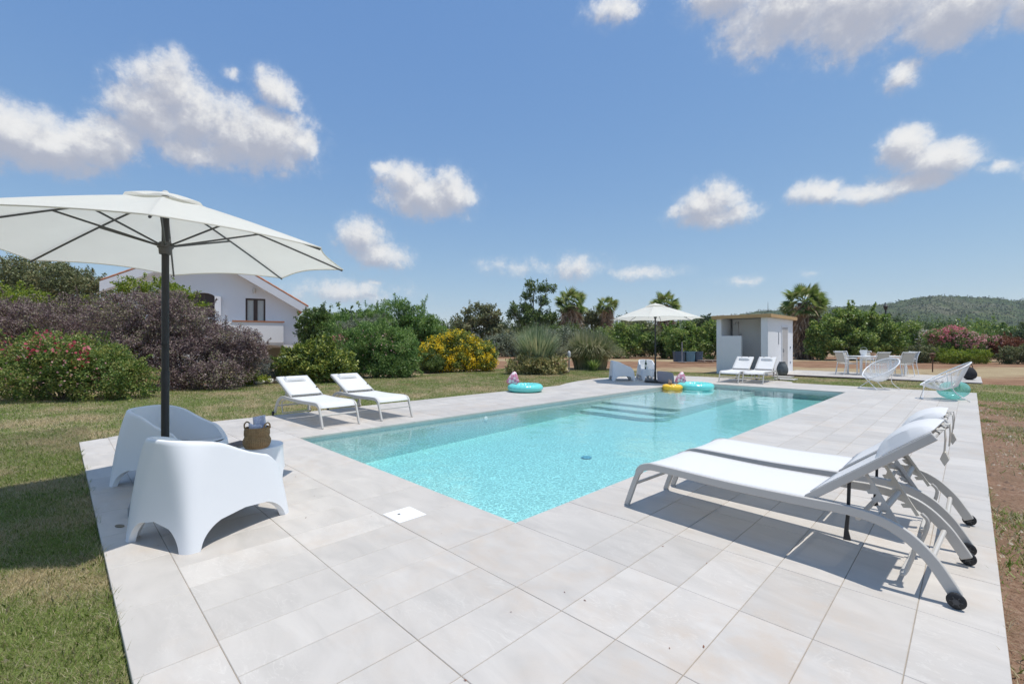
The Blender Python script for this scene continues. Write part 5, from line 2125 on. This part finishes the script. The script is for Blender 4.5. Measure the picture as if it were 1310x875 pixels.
tree('eucalyptus', 'rounded grey green eucalyptus beyond the yellow bush', 614, 58, [(-2.0, 0, 3.3, 1.5, 1.5, 1.4), (-.4, 0, 4.9, 1.6, 1.5, 1.3), (1.1, 0, 4.6, 1.3, 1.3, 1.3), (.2, .5, 3.0, 2.2, 1.5, 1.5), (2.0, 0, 3.0, 1.0, 1, 1.1)], 9500, .30, .15, L_euc, seed=31, clump=.5)
tree('eucalyptus', 'tallest eucalyptus with an airy gap toothed crown on the skyline', 682, 58, [(.2, 0, 8.4, 1.2, 1, .7), (1.9, 0, 8.2, .9, .8, .5), (-.6, 0, 7.2, .7, .7, .6), (1.2, 0, 6.7, .9, .8, .5), (-1.6, 0, 5.7, 1.3, 1.2, .75), (-2.6, 0, 4.9, .7, .7, .5), (-.4, 0, 4.7, 1.9, 1.5, .9), (1.5, 0, 4.5, 1.6, 1.3, .9), (2.7, 0, 3.7, 1.4, 1.2, 1.0), (0, 0, 3.3, 2.3, 1.5, 1.3)], 12500, .27, .12, L_dark, seed=32, clump=.42, fill=.05, bark=M_barkg, tr=.24)
tree('eucalyptus', 'slender pale green tree between the two palms', 756, 62, [(-.6, 0, 4.9, 1.0, 1, .8), (.7, 0, 4.6, 1.1, 1, .9), (0, 0, 3.3, 1.5, 1, 1.2), (1.5, 0, 3.7, .9, .9, .8)], 5200, .28, .13, L_euc, seed=33, clump=.45)
tree('broad_tree', 'small dark tree rising behind the left end of the shed', 900, 62, [(0, 0, 3.9, 1.2, 1.1, 1.0), (-1.2, 0, 3.0, 1.1, 1, .9), (1.1, 0, 2.9, 1.2, 1, 1)], 4800, .28, .15, L_far, seed=34, clump=.5)


def palm(label, px, D, top, skirt_w, skirt_bot, rad, seed, n=46):
    root = thing('fan_palm', label, 'palm', at(px, D, -.06), ANG, 'fan palms along the field')
    cz = top - rad * .62
    r = np.random.default_rng(seed)
    MB().tube([(0, 0, 0), (.05, 0, cz * .5), (0, 0, cz)], [skirt_w * .32, skirt_w * .26, skirt_w * .24], 10).build('trunk', M_bark, root, smooth=True)
    Q = []
    st_ = MB()
    for k in range(n):
        a = r.uniform(0, 2 * PI)
        e_ = math.asin(r.uniform(-.62, .98))
        d = np.array([math.cos(a) * math.cos(e_), math.sin(a) * math.cos(e_), math.sin(e_)])
        pl_ = rad * r.uniform(.48, .64)
        c = np.array([0, 0, cz]) + d * pl_
        st_.tube([(0, 0, cz), tuple(c + np.array([0, 0, .05]))], .022, 4, cap=False)
        sd = np.cross(d, [0, 0, 1.])
        sd /= max(.05, np.linalg.norm(sd))
        upv = np.cross(sd, d)
        ro = r.uniform(-1.1, 1.1)
        sd, upv = sd * math.cos(ro) + upv * math.sin(ro), upv * math.cos(ro) - sd * math.sin(ro)
        fl = rad * r.uniform(.40, .52)
        for j in range(17):
            th = R(-105 + 210 * j / 16)
            q = d * math.cos(th) + sd * math.sin(th)
            tipd = q * fl * (1 - .15 * abs(math.sin(th))) + np.array([0, 0, -.22 * fl * (.4 + abs(math.sin(th)) ** 2)])
            wv = np.cross(q, upv) * fl * .06
            m_ = c + tipd * .45 + upv * fl * .05
            Q.append([c, m_ + wv, c + tipd, m_ - wv])
    quads('crown', np.array(Q), L_palm, root)
    st_.build('leaf_stalks', L_palm, root)
    m = 1500
    a = r.uniform(0, 2 * PI, m)
    z = r.uniform(skirt_bot, cz - .1, m)
    f = (z - skirt_bot) / (cz - skirt_bot)
    rr = skirt_w * .5 * (.72 + .38 * f) * r.uniform(.55, 1.0, m)
    P = np.stack([rr * np.cos(a), rr * np.sin(a), z], 1)
    Dn = np.stack([np.cos(a) * .35, np.sin(a) * .35, -np.ones(m)], 1)
    quads('dead_frond_skirt', leaf_quads(P, Dn, skirt_w * .55, skirt_w * .055, seed, -.2, .22), L_skirt, root)
    return root


palm('fan palm with a shaggy brown skirt beside the tallest eucalyptus', 731, 55, zz(373, 55), 2.0, zz(428, 55), 2.3, 41)
palm('small fan palm left of the far parasol', 777, 60, zz(382, 60), 1.3, zz(420, 60), 1.9, 42, 34)
palm('fan palm partly hidden behind the far parasol', 851, 48, zz(377, 48), 1.6, zz(430, 48), 1.75, 43)
palm('large fan palm with a thick brown skirt at the right of the shed', 1028, 38, zz(368, 38), 1.75, .5, 1.95, 44, 56)

# shrubs and fruit trees along the field
FB = 'bushes along the far side of the field'


def farbush(label, px, D, wpx, top, mat, seed, n=7000, l=.2, w=.09, base=.0, name='field_bush', flowers=None, group=FB, cat='shrub', clump=.4, k=3):
    r = random.Random(seed)
    wd = wpx * D / F
    ht = zz(top, D) - base
    bl = []
    for i in range(k):
        f = (i + .5) / k - .5
        h_ = ht * (r.uniform(.78, .95) if abs(f) > .2 else r.uniform(.92, 1.0))
        bl.append((f * wd, r.uniform(-.3, .3), h_ * .60, wd / k * .72, wd / k * .7, h_ * .40))
    bl.append((0, -.2, ht * .32, wd * .46, wd * .25, ht * .32))
    return shrub(name, label, cat, px, D, bl, n, l, w, mat, flowers, group, clump, seed, 3, stemr=.06)


farbush('grey green bush low behind the yellow flowering one', 648, 44, 60, 424, L_grey, 51, 6500)
farbush('olive green bush left of the upright pampas clump', 672, 46, 70, 420, L_euc, 52, 6500)
farbush('dark olive bush under the tallest eucalyptus', 706, 50, 75, 412, L_dark, 53, 7000)
farbush('pale flowering bush between the pampas clumps', 725, 42, 52, 418, L_grey, 54, 5500)
farbush('light green bush behind the broad pampas clump', 792, 40, 62, 411, L_fig, 55, 8500)
farbush('brownish green bush left of the far parasol pole', 820, 44, 46, 408, L_euc, 56, 6500)
farbush('dark citrus tree behind the far parasol pole', 848, 40, 42, 416, L_dark, 57, 6500, name='citrus_tree', cat='tree')
farbush('glossy green citrus tree above the blue tubs', 878, 38, 52, 411, L_fig, 58, 8500, name='citrus_tree', cat='tree')
farbush('green citrus tree touching the left wall of the shed', 912, 38, 44, 409, L_fig, 59, 7500, name='citrus_tree', cat='tree')
shrub('fig_tree', 'big round bright green fig tree behind the dining set', 'tree', 1094, 36,
      [(-2.4, 0, 1.9, 1.3, 1.3, 1.2), (-1.0, 0, 2.7, 1.4, 1.3, 1.25), (.3, .2, 3.0, 1.4, 1.3, 1.05), (1.6, 0, 2.3, 1.4, 1.3, 1.2), (2.6, 0, 1.6, 1.1, 1.1, 1.0), (0, -.4, 1.5, 2.6, 1.2, 1.1), (-2.7, -.1, .95, 1.0, .9, .8)], 40000, .17, .10, L_fig, clump=.42, seed=61, stems=8, stemr=.10)
farbush('bushy tree with white blossom right of the fig tree', 1162, 37, 46, 411, L_fig, 62, 8000, .15, .07, flowers=[([(.6, -.8, 1.4, .8, .5, .9)], 420, .10, .09, L_white, 'white_flowers')], group=None)
shrub('oleander', 'oleander with deep pink red blossom at the right', 'flowering bush', 1213, 34,
      [(-.9, 0, 1.4, .9, .8, .9), (.1, 0, 1.7, .9, .8, .8), (.9, 0, 1.4, .8, .7, .8), (0, 0, .8, 1.5, .7, .8)], 15000, .13, .035, L_olean,
      [([(-.8, -.15, 1.75, .85, .75, .62), (.2, -.15, 1.95, .95, .75, .6)], 2600, .10, .085, L_dpink, 'deep_pink_flowers'), ([(.6, -.2, 1.6, .8, .7, .6)], 500, .11, .1, L_pink, 'pink_flowers')], clump=.28, seed=63, stems=5, up=.5)
shrub('oleander', 'oleander with pale pink blossom beside the deep pink one', 'flowering bush', 1252, 33,
      [(-.7, 0, 1.4, .9, .8, .8), (.5, 0, 1.2, 1.0, .8, .75), (0, 0, .7, 1.4, .7, .7)], 12000, .13, .035, L_olean,
      [(([(-.7, -.1, 1.5, .95, .8, .72), (.5, -.1, 1.3, 1.05, .8, .66)]), 2500, .10, .085, L_palepink, 'pale_pink_flowers')], clump=.26, seed=64, stems=5, up=.5)
shrub('rusty_shrub', 'rusty red leaved shrub at the right end of the oleanders', 'shrub', 1286, 32.5,
      [(-.4, 0, 1.0, .8, .7, .75), (.7, 0, .9, .8, .7, .7)], 9000, .12, .045, L_rust, clump=.24, seed=65, stems=4)
shrub('low_bush', 'low fresh green bush in front of the oleanders', 'shrub', 1233, 29.5,
      [(-.8, 0, .42, .9, .6, .45), (.6, 0, .42, 1.0, .6, .42)], 8500, .10, .04, L_bright, clump=.2, seed=66, stems=3)
shrub('low_bush', 'low dull green shrubs below the white blossom tree', 'shrub', 1180, 31,
      [(-.4, 0, .6, .7, .6, .6), (.6, 0, .5, .7, .5, .5)], 6500, .11, .05, L_euc, clump=.24, seed=67, stems=3)
shrub('low_bush', 'low olive bush at the far right edge', 'shrub', 1302, 29,
      [(-.5, 0, .55, .7, .5, .5), (.6, 0, .6, .8, .6, .55)], 7500, .10, .045, L_euc, clump=.22, seed=68, stems=3)
for i, (px, D, wpx, top, mt, lb) in enumerate([
        (1148, 85, 70, 405, L_far, 'dark rounded tree beyond the white blossom tree'), (1186, 95, 66, 409, L_dark, 'dark tree directly above the deep pink oleander'),
        (1222, 100, 60, 411, L_far, 'mid green tree left of the bare patch on the hill foot'), (1262, 78, 70, 408, L_fig, 'lighter green tree above the pale pink oleander'),
        (1305, 62, 70, 417, L_dark, 'broad dark tree at the right edge'), (1340, 58, 60, 410, L_far, 'green tree just past the right edge'),
        (985, 90, 60, 408, L_far, 'far tree peeping over the shed roof'), (1060, 95, 60, 404, L_far, 'far tree left of the fig crown'), (945, 80, 50, 412, L_far, 'far tree hidden behind the shed')]):
    farbush(lb, px, D, wpx, top, mt, 80 + i, 6500, .38, .2, name='broad_tree', group='trees beyond the field', cat='tree', clump=.75)
for i, (px, D, wpx, top, mt, lb) in enumerate([
        (575, 62, 60, 408, L_far, 'far tree just right of the tall thicket'), (540, 66, 70, 402, L_dark, 'far dark tree behind the tall thicket'),
        (650, 70, 50, 406, L_far, 'far tree in the gap between the two eucalyptus trees'), (700, 75, 60, 404, L_far, 'far tree behind the shaggy palm'),
        (800, 72, 50, 402, L_far, 'far tree right of the small palm'), (830, 70, 50, 404, L_euc, 'far grey green tree behind the far parasol'), (440, 45, 70, 395, L_dark, 'dark tree behind the house corner shrub')]):
    farbush(lb, px, D, wpx, top, mt, 100 + i, 5200, .32, .17, name='broad_tree', group='trees beyond the field', cat='tree', clump=.65)

# far wood along the horizon
r = np.random.default_rng(5)
N = 42000
ang = r.uniform(-1.25, 1.15, N)
dist = r.uniform(150, 330, N)
hgt = 5.2 + 1.6 * np.sin(ang * 23) + 1.1 * np.sin(ang * 57 + 1) + .9 * np.sin(ang * 131 + dist * .1)
zc = r.uniform(0, 1, N) ** .7 * hgt
vx = FW[0] * np.cos(ang) + RT[0] * np.sin(ang)
vy = FW[1] * np.cos(ang) + RT[1] * np.sin(ang)
P = np.stack([CX + vx * dist, CY + vy * dist, zc], 1)
Q = leaf_quads(P, unit(r.normal(size=(N, 3))), 1.5, .95, 5, .2, .9)
tag(quads('far_wood', Q, L_far), 'line of far woodland along the horizon', 'woodland', kind='stuff')

# ---------------------------------------------------------------- hill
def mat_hill():
    m, t, out = new_mat('maquis_hill')
    p = principled(t, out)
    pos = t.new('ShaderNodeNewGeometry').outputs['Position']
    a = t.noise(pos, .012, 4, .6)
    b_ = t.noise(pos, .07, 6, .7)
    vo = t.new('ShaderNodeTexVoronoi')
    vo.inputs['Scale'].default_value = .11
    t.link(pos, vo.inputs['Vector'])
    c = t.ramp(b_, [(.3, (.034, .052, .022)), (.5, (.07, .096, .04)), (.7, (.13, .145, .065))])
    c = t.mix(t.maprange(a, .5, .68, 0, .55), c, (.17, .15, .11))
    c = t.mix(t.maprange(vo.outputs['Distance'], .1, .5, .55, 0), c, (.022, .036, .014))
    t.link(c, p.inputs['Base Color'])
    p.inputs['Roughness'].default_value = .95
    p.inputs['Specular IOR Level'].default_value = .05
    return m


RIDGE = [(700, 436), (820, 420), (880, 407), (930, 403), (985, 396), (1040, 393), (1075, 391), (1110, 390), (1140, 387), (1165, 381), (1195, 377), (1220, 377.5), (1245, 379), (1275, 380), (1295, 383.5), (1330, 383), (1400, 388), (1500, 402), (1620, 425)]


def ridge(px):
    for (a, ya), (b_, yb) in zip(RIDGE, RIDGE[1:]):
        if a <= px <= b_:
            f = (px - a) / (b_ - a)
            f = f * f * (3 - 2 * f) * .5 + f * .5
            return ya + (yb - ya) * f
    return 436


nx_, ny_ = 420, 90
D0, D1 = 330., 900.
vv = []
r = np.random.default_rng(9)
rough = r.uniform(-1, 1, size=(nx_ + 1, ny_ + 1))
for i in range(nx_ + 1):
    px = 700 + (1620 - 700) * i / nx_
    H1 = zz(ridge(px), 760)
    for j in range(ny_ + 1):
        f = j / ny_
        D = D0 + (D1 - D0) * f
        g_ = min(1, f / .755)
        s_ = g_ ** 1.35
        h_ = H1 * s_ if f < .755 else H1 * (1 - ((f - .755) / .245) ** 2 * .8)
        h_ += (4.0 * math.sin(px * .021 + D * .012) + 2.5 * math.sin(px * .06 - D * .02)) * math.sin(min(1, g_) * PI) * (H1 / 80)
        h_ += rough[i, j] * 1.3 * min(1, h_ / 12) + 1.0 * math.sin(px * .37 + D * .3) * min(1, h_ / 20)
        x, y, _ = at(px, D)
        vv.append((x, y, h_ - 2))
ff = [(i * (ny_ + 1) + j, (i + 1) * (ny_ + 1) + j, (i + 1) * (ny_ + 1) + j + 1, i * (ny_ + 1) + j + 1) for i in range(nx_) for j in range(ny_)]
hm_ = MB()
hm_.add(vv, ff)
tag(hm_.build('hill', mat_hill(), None, smooth=True, angle=60), 'low scrub covered hill rising behind the trees at the right', 'hill', kind='structure')
# maquis bushes that break up the slope and ridge
N = 9000
P = []
r2 = random.Random(4)
ii = [r2.randrange(len(vv)) for _ in range(N)]
Pm = np.array([vv[i] for i in ii]) + np.random.default_rng(3).uniform(-2, 2, size=(N, 3)) * np.array([1, 1, .2]) + np.array([0, 0, .6])
Pm = np.repeat(Pm, 5, axis=0) + np.random.default_rng(8).normal(size=(N * 5, 3)) * np.array([1.3, 1.3, .7])
L_maq = leafmat('maquis_leaf', G((0.030, 0.046, 0.019), (0.062, 0.083, 0.033), (0.104, 0.124, 0.055), (0.165, 0.165, 0.083)), .15, .7, .02, .3)
Qm = leaf_quads(Pm, unit(np.random.default_rng(2).normal(size=(N * 5, 3))), 2.2, 1.5, 12, .5, .8)
tag(quads('maquis_scrub', Qm, L_maq), 'dark scrub dotted over the far hill', 'scrub', kind='stuff')

# ---------------------------------------------------------------- grass, weeds and pebbles
def mat_blade():
    m, t, out = new_mat('grass_blade')
    p = t.new('ShaderNodeBsdfPrincipled')
    geo = t.new('ShaderNodeNewGeometry')
    d = dry_noise(t, geo.outputs['Position'])
    rnd = geo.outputs['Random Per Island']
    gcol = t.ramp(rnd, [(0, (.14, .20, .03)), (.5, (.24, .325, .065)), (1, (.37, .44, .14))])
    scol = t.ramp(rnd, [(0, (.33, .265, .14)), (.5, (.53, .44, .25)), (1, (.68, .60, .40))])
    f = t.maprange(t.math('ADD', d, t.math('MULTIPLY', t.math('SUBTRACT', rnd, .5), .14)), .44, .58, .16, 1)
    hs_2 = t.math('GREATER_THAN', f, t.math('FRACT', t.math('MULTIPLY', rnd, 17.3)))
    c = t.mix(hs_2, gcol, scol)
    t.link(c, p.inputs['Base Color'])
    p.inputs['Roughness'].default_value = .5
    p.inputs['Specular IOR Level'].default_value = .3
    tr = t.new('ShaderNodeBsdfTranslucent')
    t.link(c, tr.inputs[0])
    mx = t.new('ShaderNodeMixShader')
    mx.inputs[0].default_value = .42
    t.link(p.outputs[0], mx.inputs[1])
    t.link(tr.outputs[0], mx.inputs[2])
    t.link(mx.outputs[0], out.inputs[0])
    return m


M_blade = mat_blade()


def inside(P, poly):
    x, y = P[:, 0], P[:, 1]
    c = np.zeros(len(P), bool)
    n = len(poly)
    for i in range(n):
        x1, y1 = poly[i]
        x2, y2 = poly[(i + 1) % n]
        k = ((y1 > y) != (y2 > y)) & (x < (x2 - x1) * (y - y1) / ((y2 - y1) if abs(y2 - y1) > 1e-9 else 1e-9) + x1)
        c ^= k
    return c


def blades(P, h, w, seed):
    r = np.random.default_rng(seed)
    n = len(P)
    a = r.uniform(0, 2 * PI, n)
    side = np.stack([np.cos(a), np.sin(a), 0 * a], 1)
    lean = r.normal(size=(n, 3)) * .85
    lean[:, 2] = 1
    lean = unit(lean)
    L = (h * r.uniform(.5, 1.3, n))[:, None]
    W = (w * r.uniform(.7, 1.2, n))[:, None]
    b = P - np.array([0, 0, .004])
    m = b + lean * L * .55
    bend = unit(lean + r.normal(size=(n, 3)) * np.array([.5, .5, .1]))
    tp = m + bend * L * .45
    return np.stack([b - side * W * .5, b + side * W * .5, m + side * W * .4, tp, m - side * W * .4], 1)


DECK_OUT = [(-5.86, -2.135), (2.425, -2.135), (2.425, 14.425), (-1.70, 14.425), (-1.84, 14.87), (-2.25, 15.06), (-5.0, 15.11), (-5.6, 14.96), (-6.72, 13.82), (-7.13, 12.9), (-7.23, 11.6), (-7.11, 10.3), (-6.81, 9.2), (-6.47, 8.4), (-6.465, -.9)]
LAWN_OUT = [(2.42, -2.13), (2.42, -6), (-7, -6), (-13, -7), (-13.5, 2.2), (-13.4, 8), (-14.4, 13.4), (-10.3, 16), (-7.4, 17.4), (2.4, 18.5), (4.9, 18.6), (5.0, 16), (4.0, 13.2), (2.42, 12.7)]
SHED_OUT = [(-5.5, 17.8), (-3.35, 17.8), (-3.35, 22), (-5.5, 22)]


def scatter(n, xr, yr, seed, zmin=-.035):
    r = np.random.default_rng(seed)
    P = np.stack([r.uniform(xr[0], xr[1], n), r.uniform(yr[0], yr[1], n), np.full(n, zmin)], 1)
    k = inside(P, LAWN_OUT) & ~inside(P, DECK_OUT) & ~inside(P, SHED_OUT)
    return P[k]


bands = [blades(scatter(190000, (-3.2, 2.4), (-3.4, -2.13), 1), .036, .0022, 1),
         blades(scatter(170000, (-7.5, -3.2), (-4.0, -2.0), 2), .038, .0030, 2),
         blades(scatter(150000, (-13.5, -5.8), (-6, 6), 3), .045, .008, 3),
         blades(scatter(130000, (-14.5, -6.4), (6, 17.5), 4), .045, .011, 4),
         blades(scatter(85000, (-7.4, 5.0), (12.6, 18.6), 5), .038, .010, 5)]
tag(quads('grass', np.concatenate(bands), M_blade, per=5), 'short mown grass with dry straw patches', 'grass', kind='stuff')
# weeds and tufts on the soil strip
r = np.random.default_rng(17)
cent = np.stack([r.uniform(2.43, 5.2, 260), r.uniform(-1.5, 12.8, 260)], 1)
cent = cent[np.sin(cent[:, 0] * 2.1 + cent[:, 1] * 1.3) + np.sin(cent[:, 1] * .9 + 1.2) + r.normal(size=260) * .5 > -.3]
sz = r.uniform(.05, .24, len(cent))
rep = r.integers(0, len(cent), 42000)
ofs = r.normal(size=(42000, 2)) * sz[rep][:, None]
Pw = np.concatenate([cent[rep] + ofs, np.full((42000, 1), -.035)], 1)
Pw = Pw[(Pw[:, 0] > 2.43)]
tag(quads('weeds', blades(Pw, .05, .008, 18), M_blade, per=5), 'weeds and sparse grass tufts on the bare soil', 'weeds', kind='stuff')
n = 5200
Pp = np.stack([r.uniform(2.43, 6, n), r.uniform(-2, 13.5, n), np.full(n, -.036)], 1)
peb = MB()
for k in range(n):
    s_ = r.uniform(.006, .020) * (1.9 if r.uniform() < .06 else 1)
    c = Pp[k]
    vs = []
    for q in ((1, 0, 0), (0, 1, 0), (-1, 0, 0), (0, -1, 0), (0, 0, .8), (0, 0, -.3)):
        vs.append((c[0] + q[0] * s_ * r.uniform(.7, 1.3), c[1] + q[1] * s_ * r.uniform(.7, 1.3), c[2] + q[2] * s_))
    peb.add(vs, [(0, 1, 4), (1, 2, 4), (2, 3, 4), (3, 0, 4), (1, 0, 5), (2, 1, 5), (3, 2, 5), (0, 3, 5)])


def mat_pebble():
    m, t, out = new_mat('clod')
    p = principled(t, out)
    geo = t.new('ShaderNodeNewGeometry')
    c = t.ramp(geo.outputs['Random Per Island'], [(0, (.17, .105, .07)), (.6, (.33, .22, .15)), (.88, (.46, .37, .28)), (1, (.6, .54, .48))])
    t.link(c, p.inputs['Base Color'])
    p.inputs['Roughness'].default_value = .95
    return m


tag(peb.build('pebbles', mat_pebble()), 'clods and pebbles scattered on the bare soil', 'pebbles', kind='stuff')

# ---------------------------------------------------------------- the air between here and the hill
m, t, out = new_mat('summer_haze')
pv = t.new('ShaderNodeVolumePrincipled')
pv.inputs['Color'].default_value = (.80, .88, 1, 1)
pv.inputs['Density'].default_value = .00017
pv.inputs['Anisotropy'].default_value = .2
t.link(pv.outputs[0], out.inputs['Volume'])
hx = MB().box((0, 0, 0), (2600, 2600, 160)).build('haze', m)
hx.location = (-200, 300, 78.)
tag(hx, 'thin summer haze in front of the far hill', 'haze', kind='stuff')

# grass creeping over the slab edge, stray leaves and crumbs on the deck
r = np.random.default_rng(23)
ne = 5200
ex = np.concatenate([r.uniform(-5.8, 2.4, ne), np.full(900, 2.428)])
ey = np.concatenate([np.full(ne, -2.138) - np.abs(r.normal(size=ne)) * .012, r.uniform(-1.5, 14, 900)])
clumpy = np.sin(ex * 7.3 + ey * 3) + np.sin(ex * 19 + 1 + ey * 7) + r.normal(size=len(ex)) * .6
k = clumpy > .7
Pe = np.stack([ex[k], ey[k], np.full(k.sum(), -.03)], 1)
tag(quads('edge_grass', blades(Pe, .075, .0030, 24), M_blade, per=5), 'longer grass blades leaning over the slab edges', 'grass', kind='stuff')
nl = 70
Pl = np.stack([r.uniform(-6.2, 2.3, nl), np.concatenate([r.uniform(-2.0, -.3, nl // 2), r.uniform(-1.0, 13.5, nl - nl // 2)]), np.full(nl, .003)], 1)
okl = ~((Pl[:, 0] > PX0 - .1) & (Pl[:, 0] < PX1 + .1) & (Pl[:, 1] > -.1) & (Pl[:, 1] < PY1))
Pl = Pl[okl]
a = r.uniform(0, 2 * PI, len(Pl))
d1 = np.stack([np.cos(a), np.sin(a), np.full(len(a), .12)], 1)
d2 = np.stack([-np.sin(a), np.cos(a), np.full(len(a), .05)], 1)
sz = r.uniform(.006, .020, size=(len(Pl), 1))
tag(quads('fallen_leaves', np.stack([Pl, Pl + d1 * sz * .5 + d2 * sz * .22, Pl + d1 * sz, Pl + d1 * sz * .5 - d2 * sz * .22], 1), L_rust), 'few dry leaf scraps lying on the deck', 'leaf litter', kind='stuff')
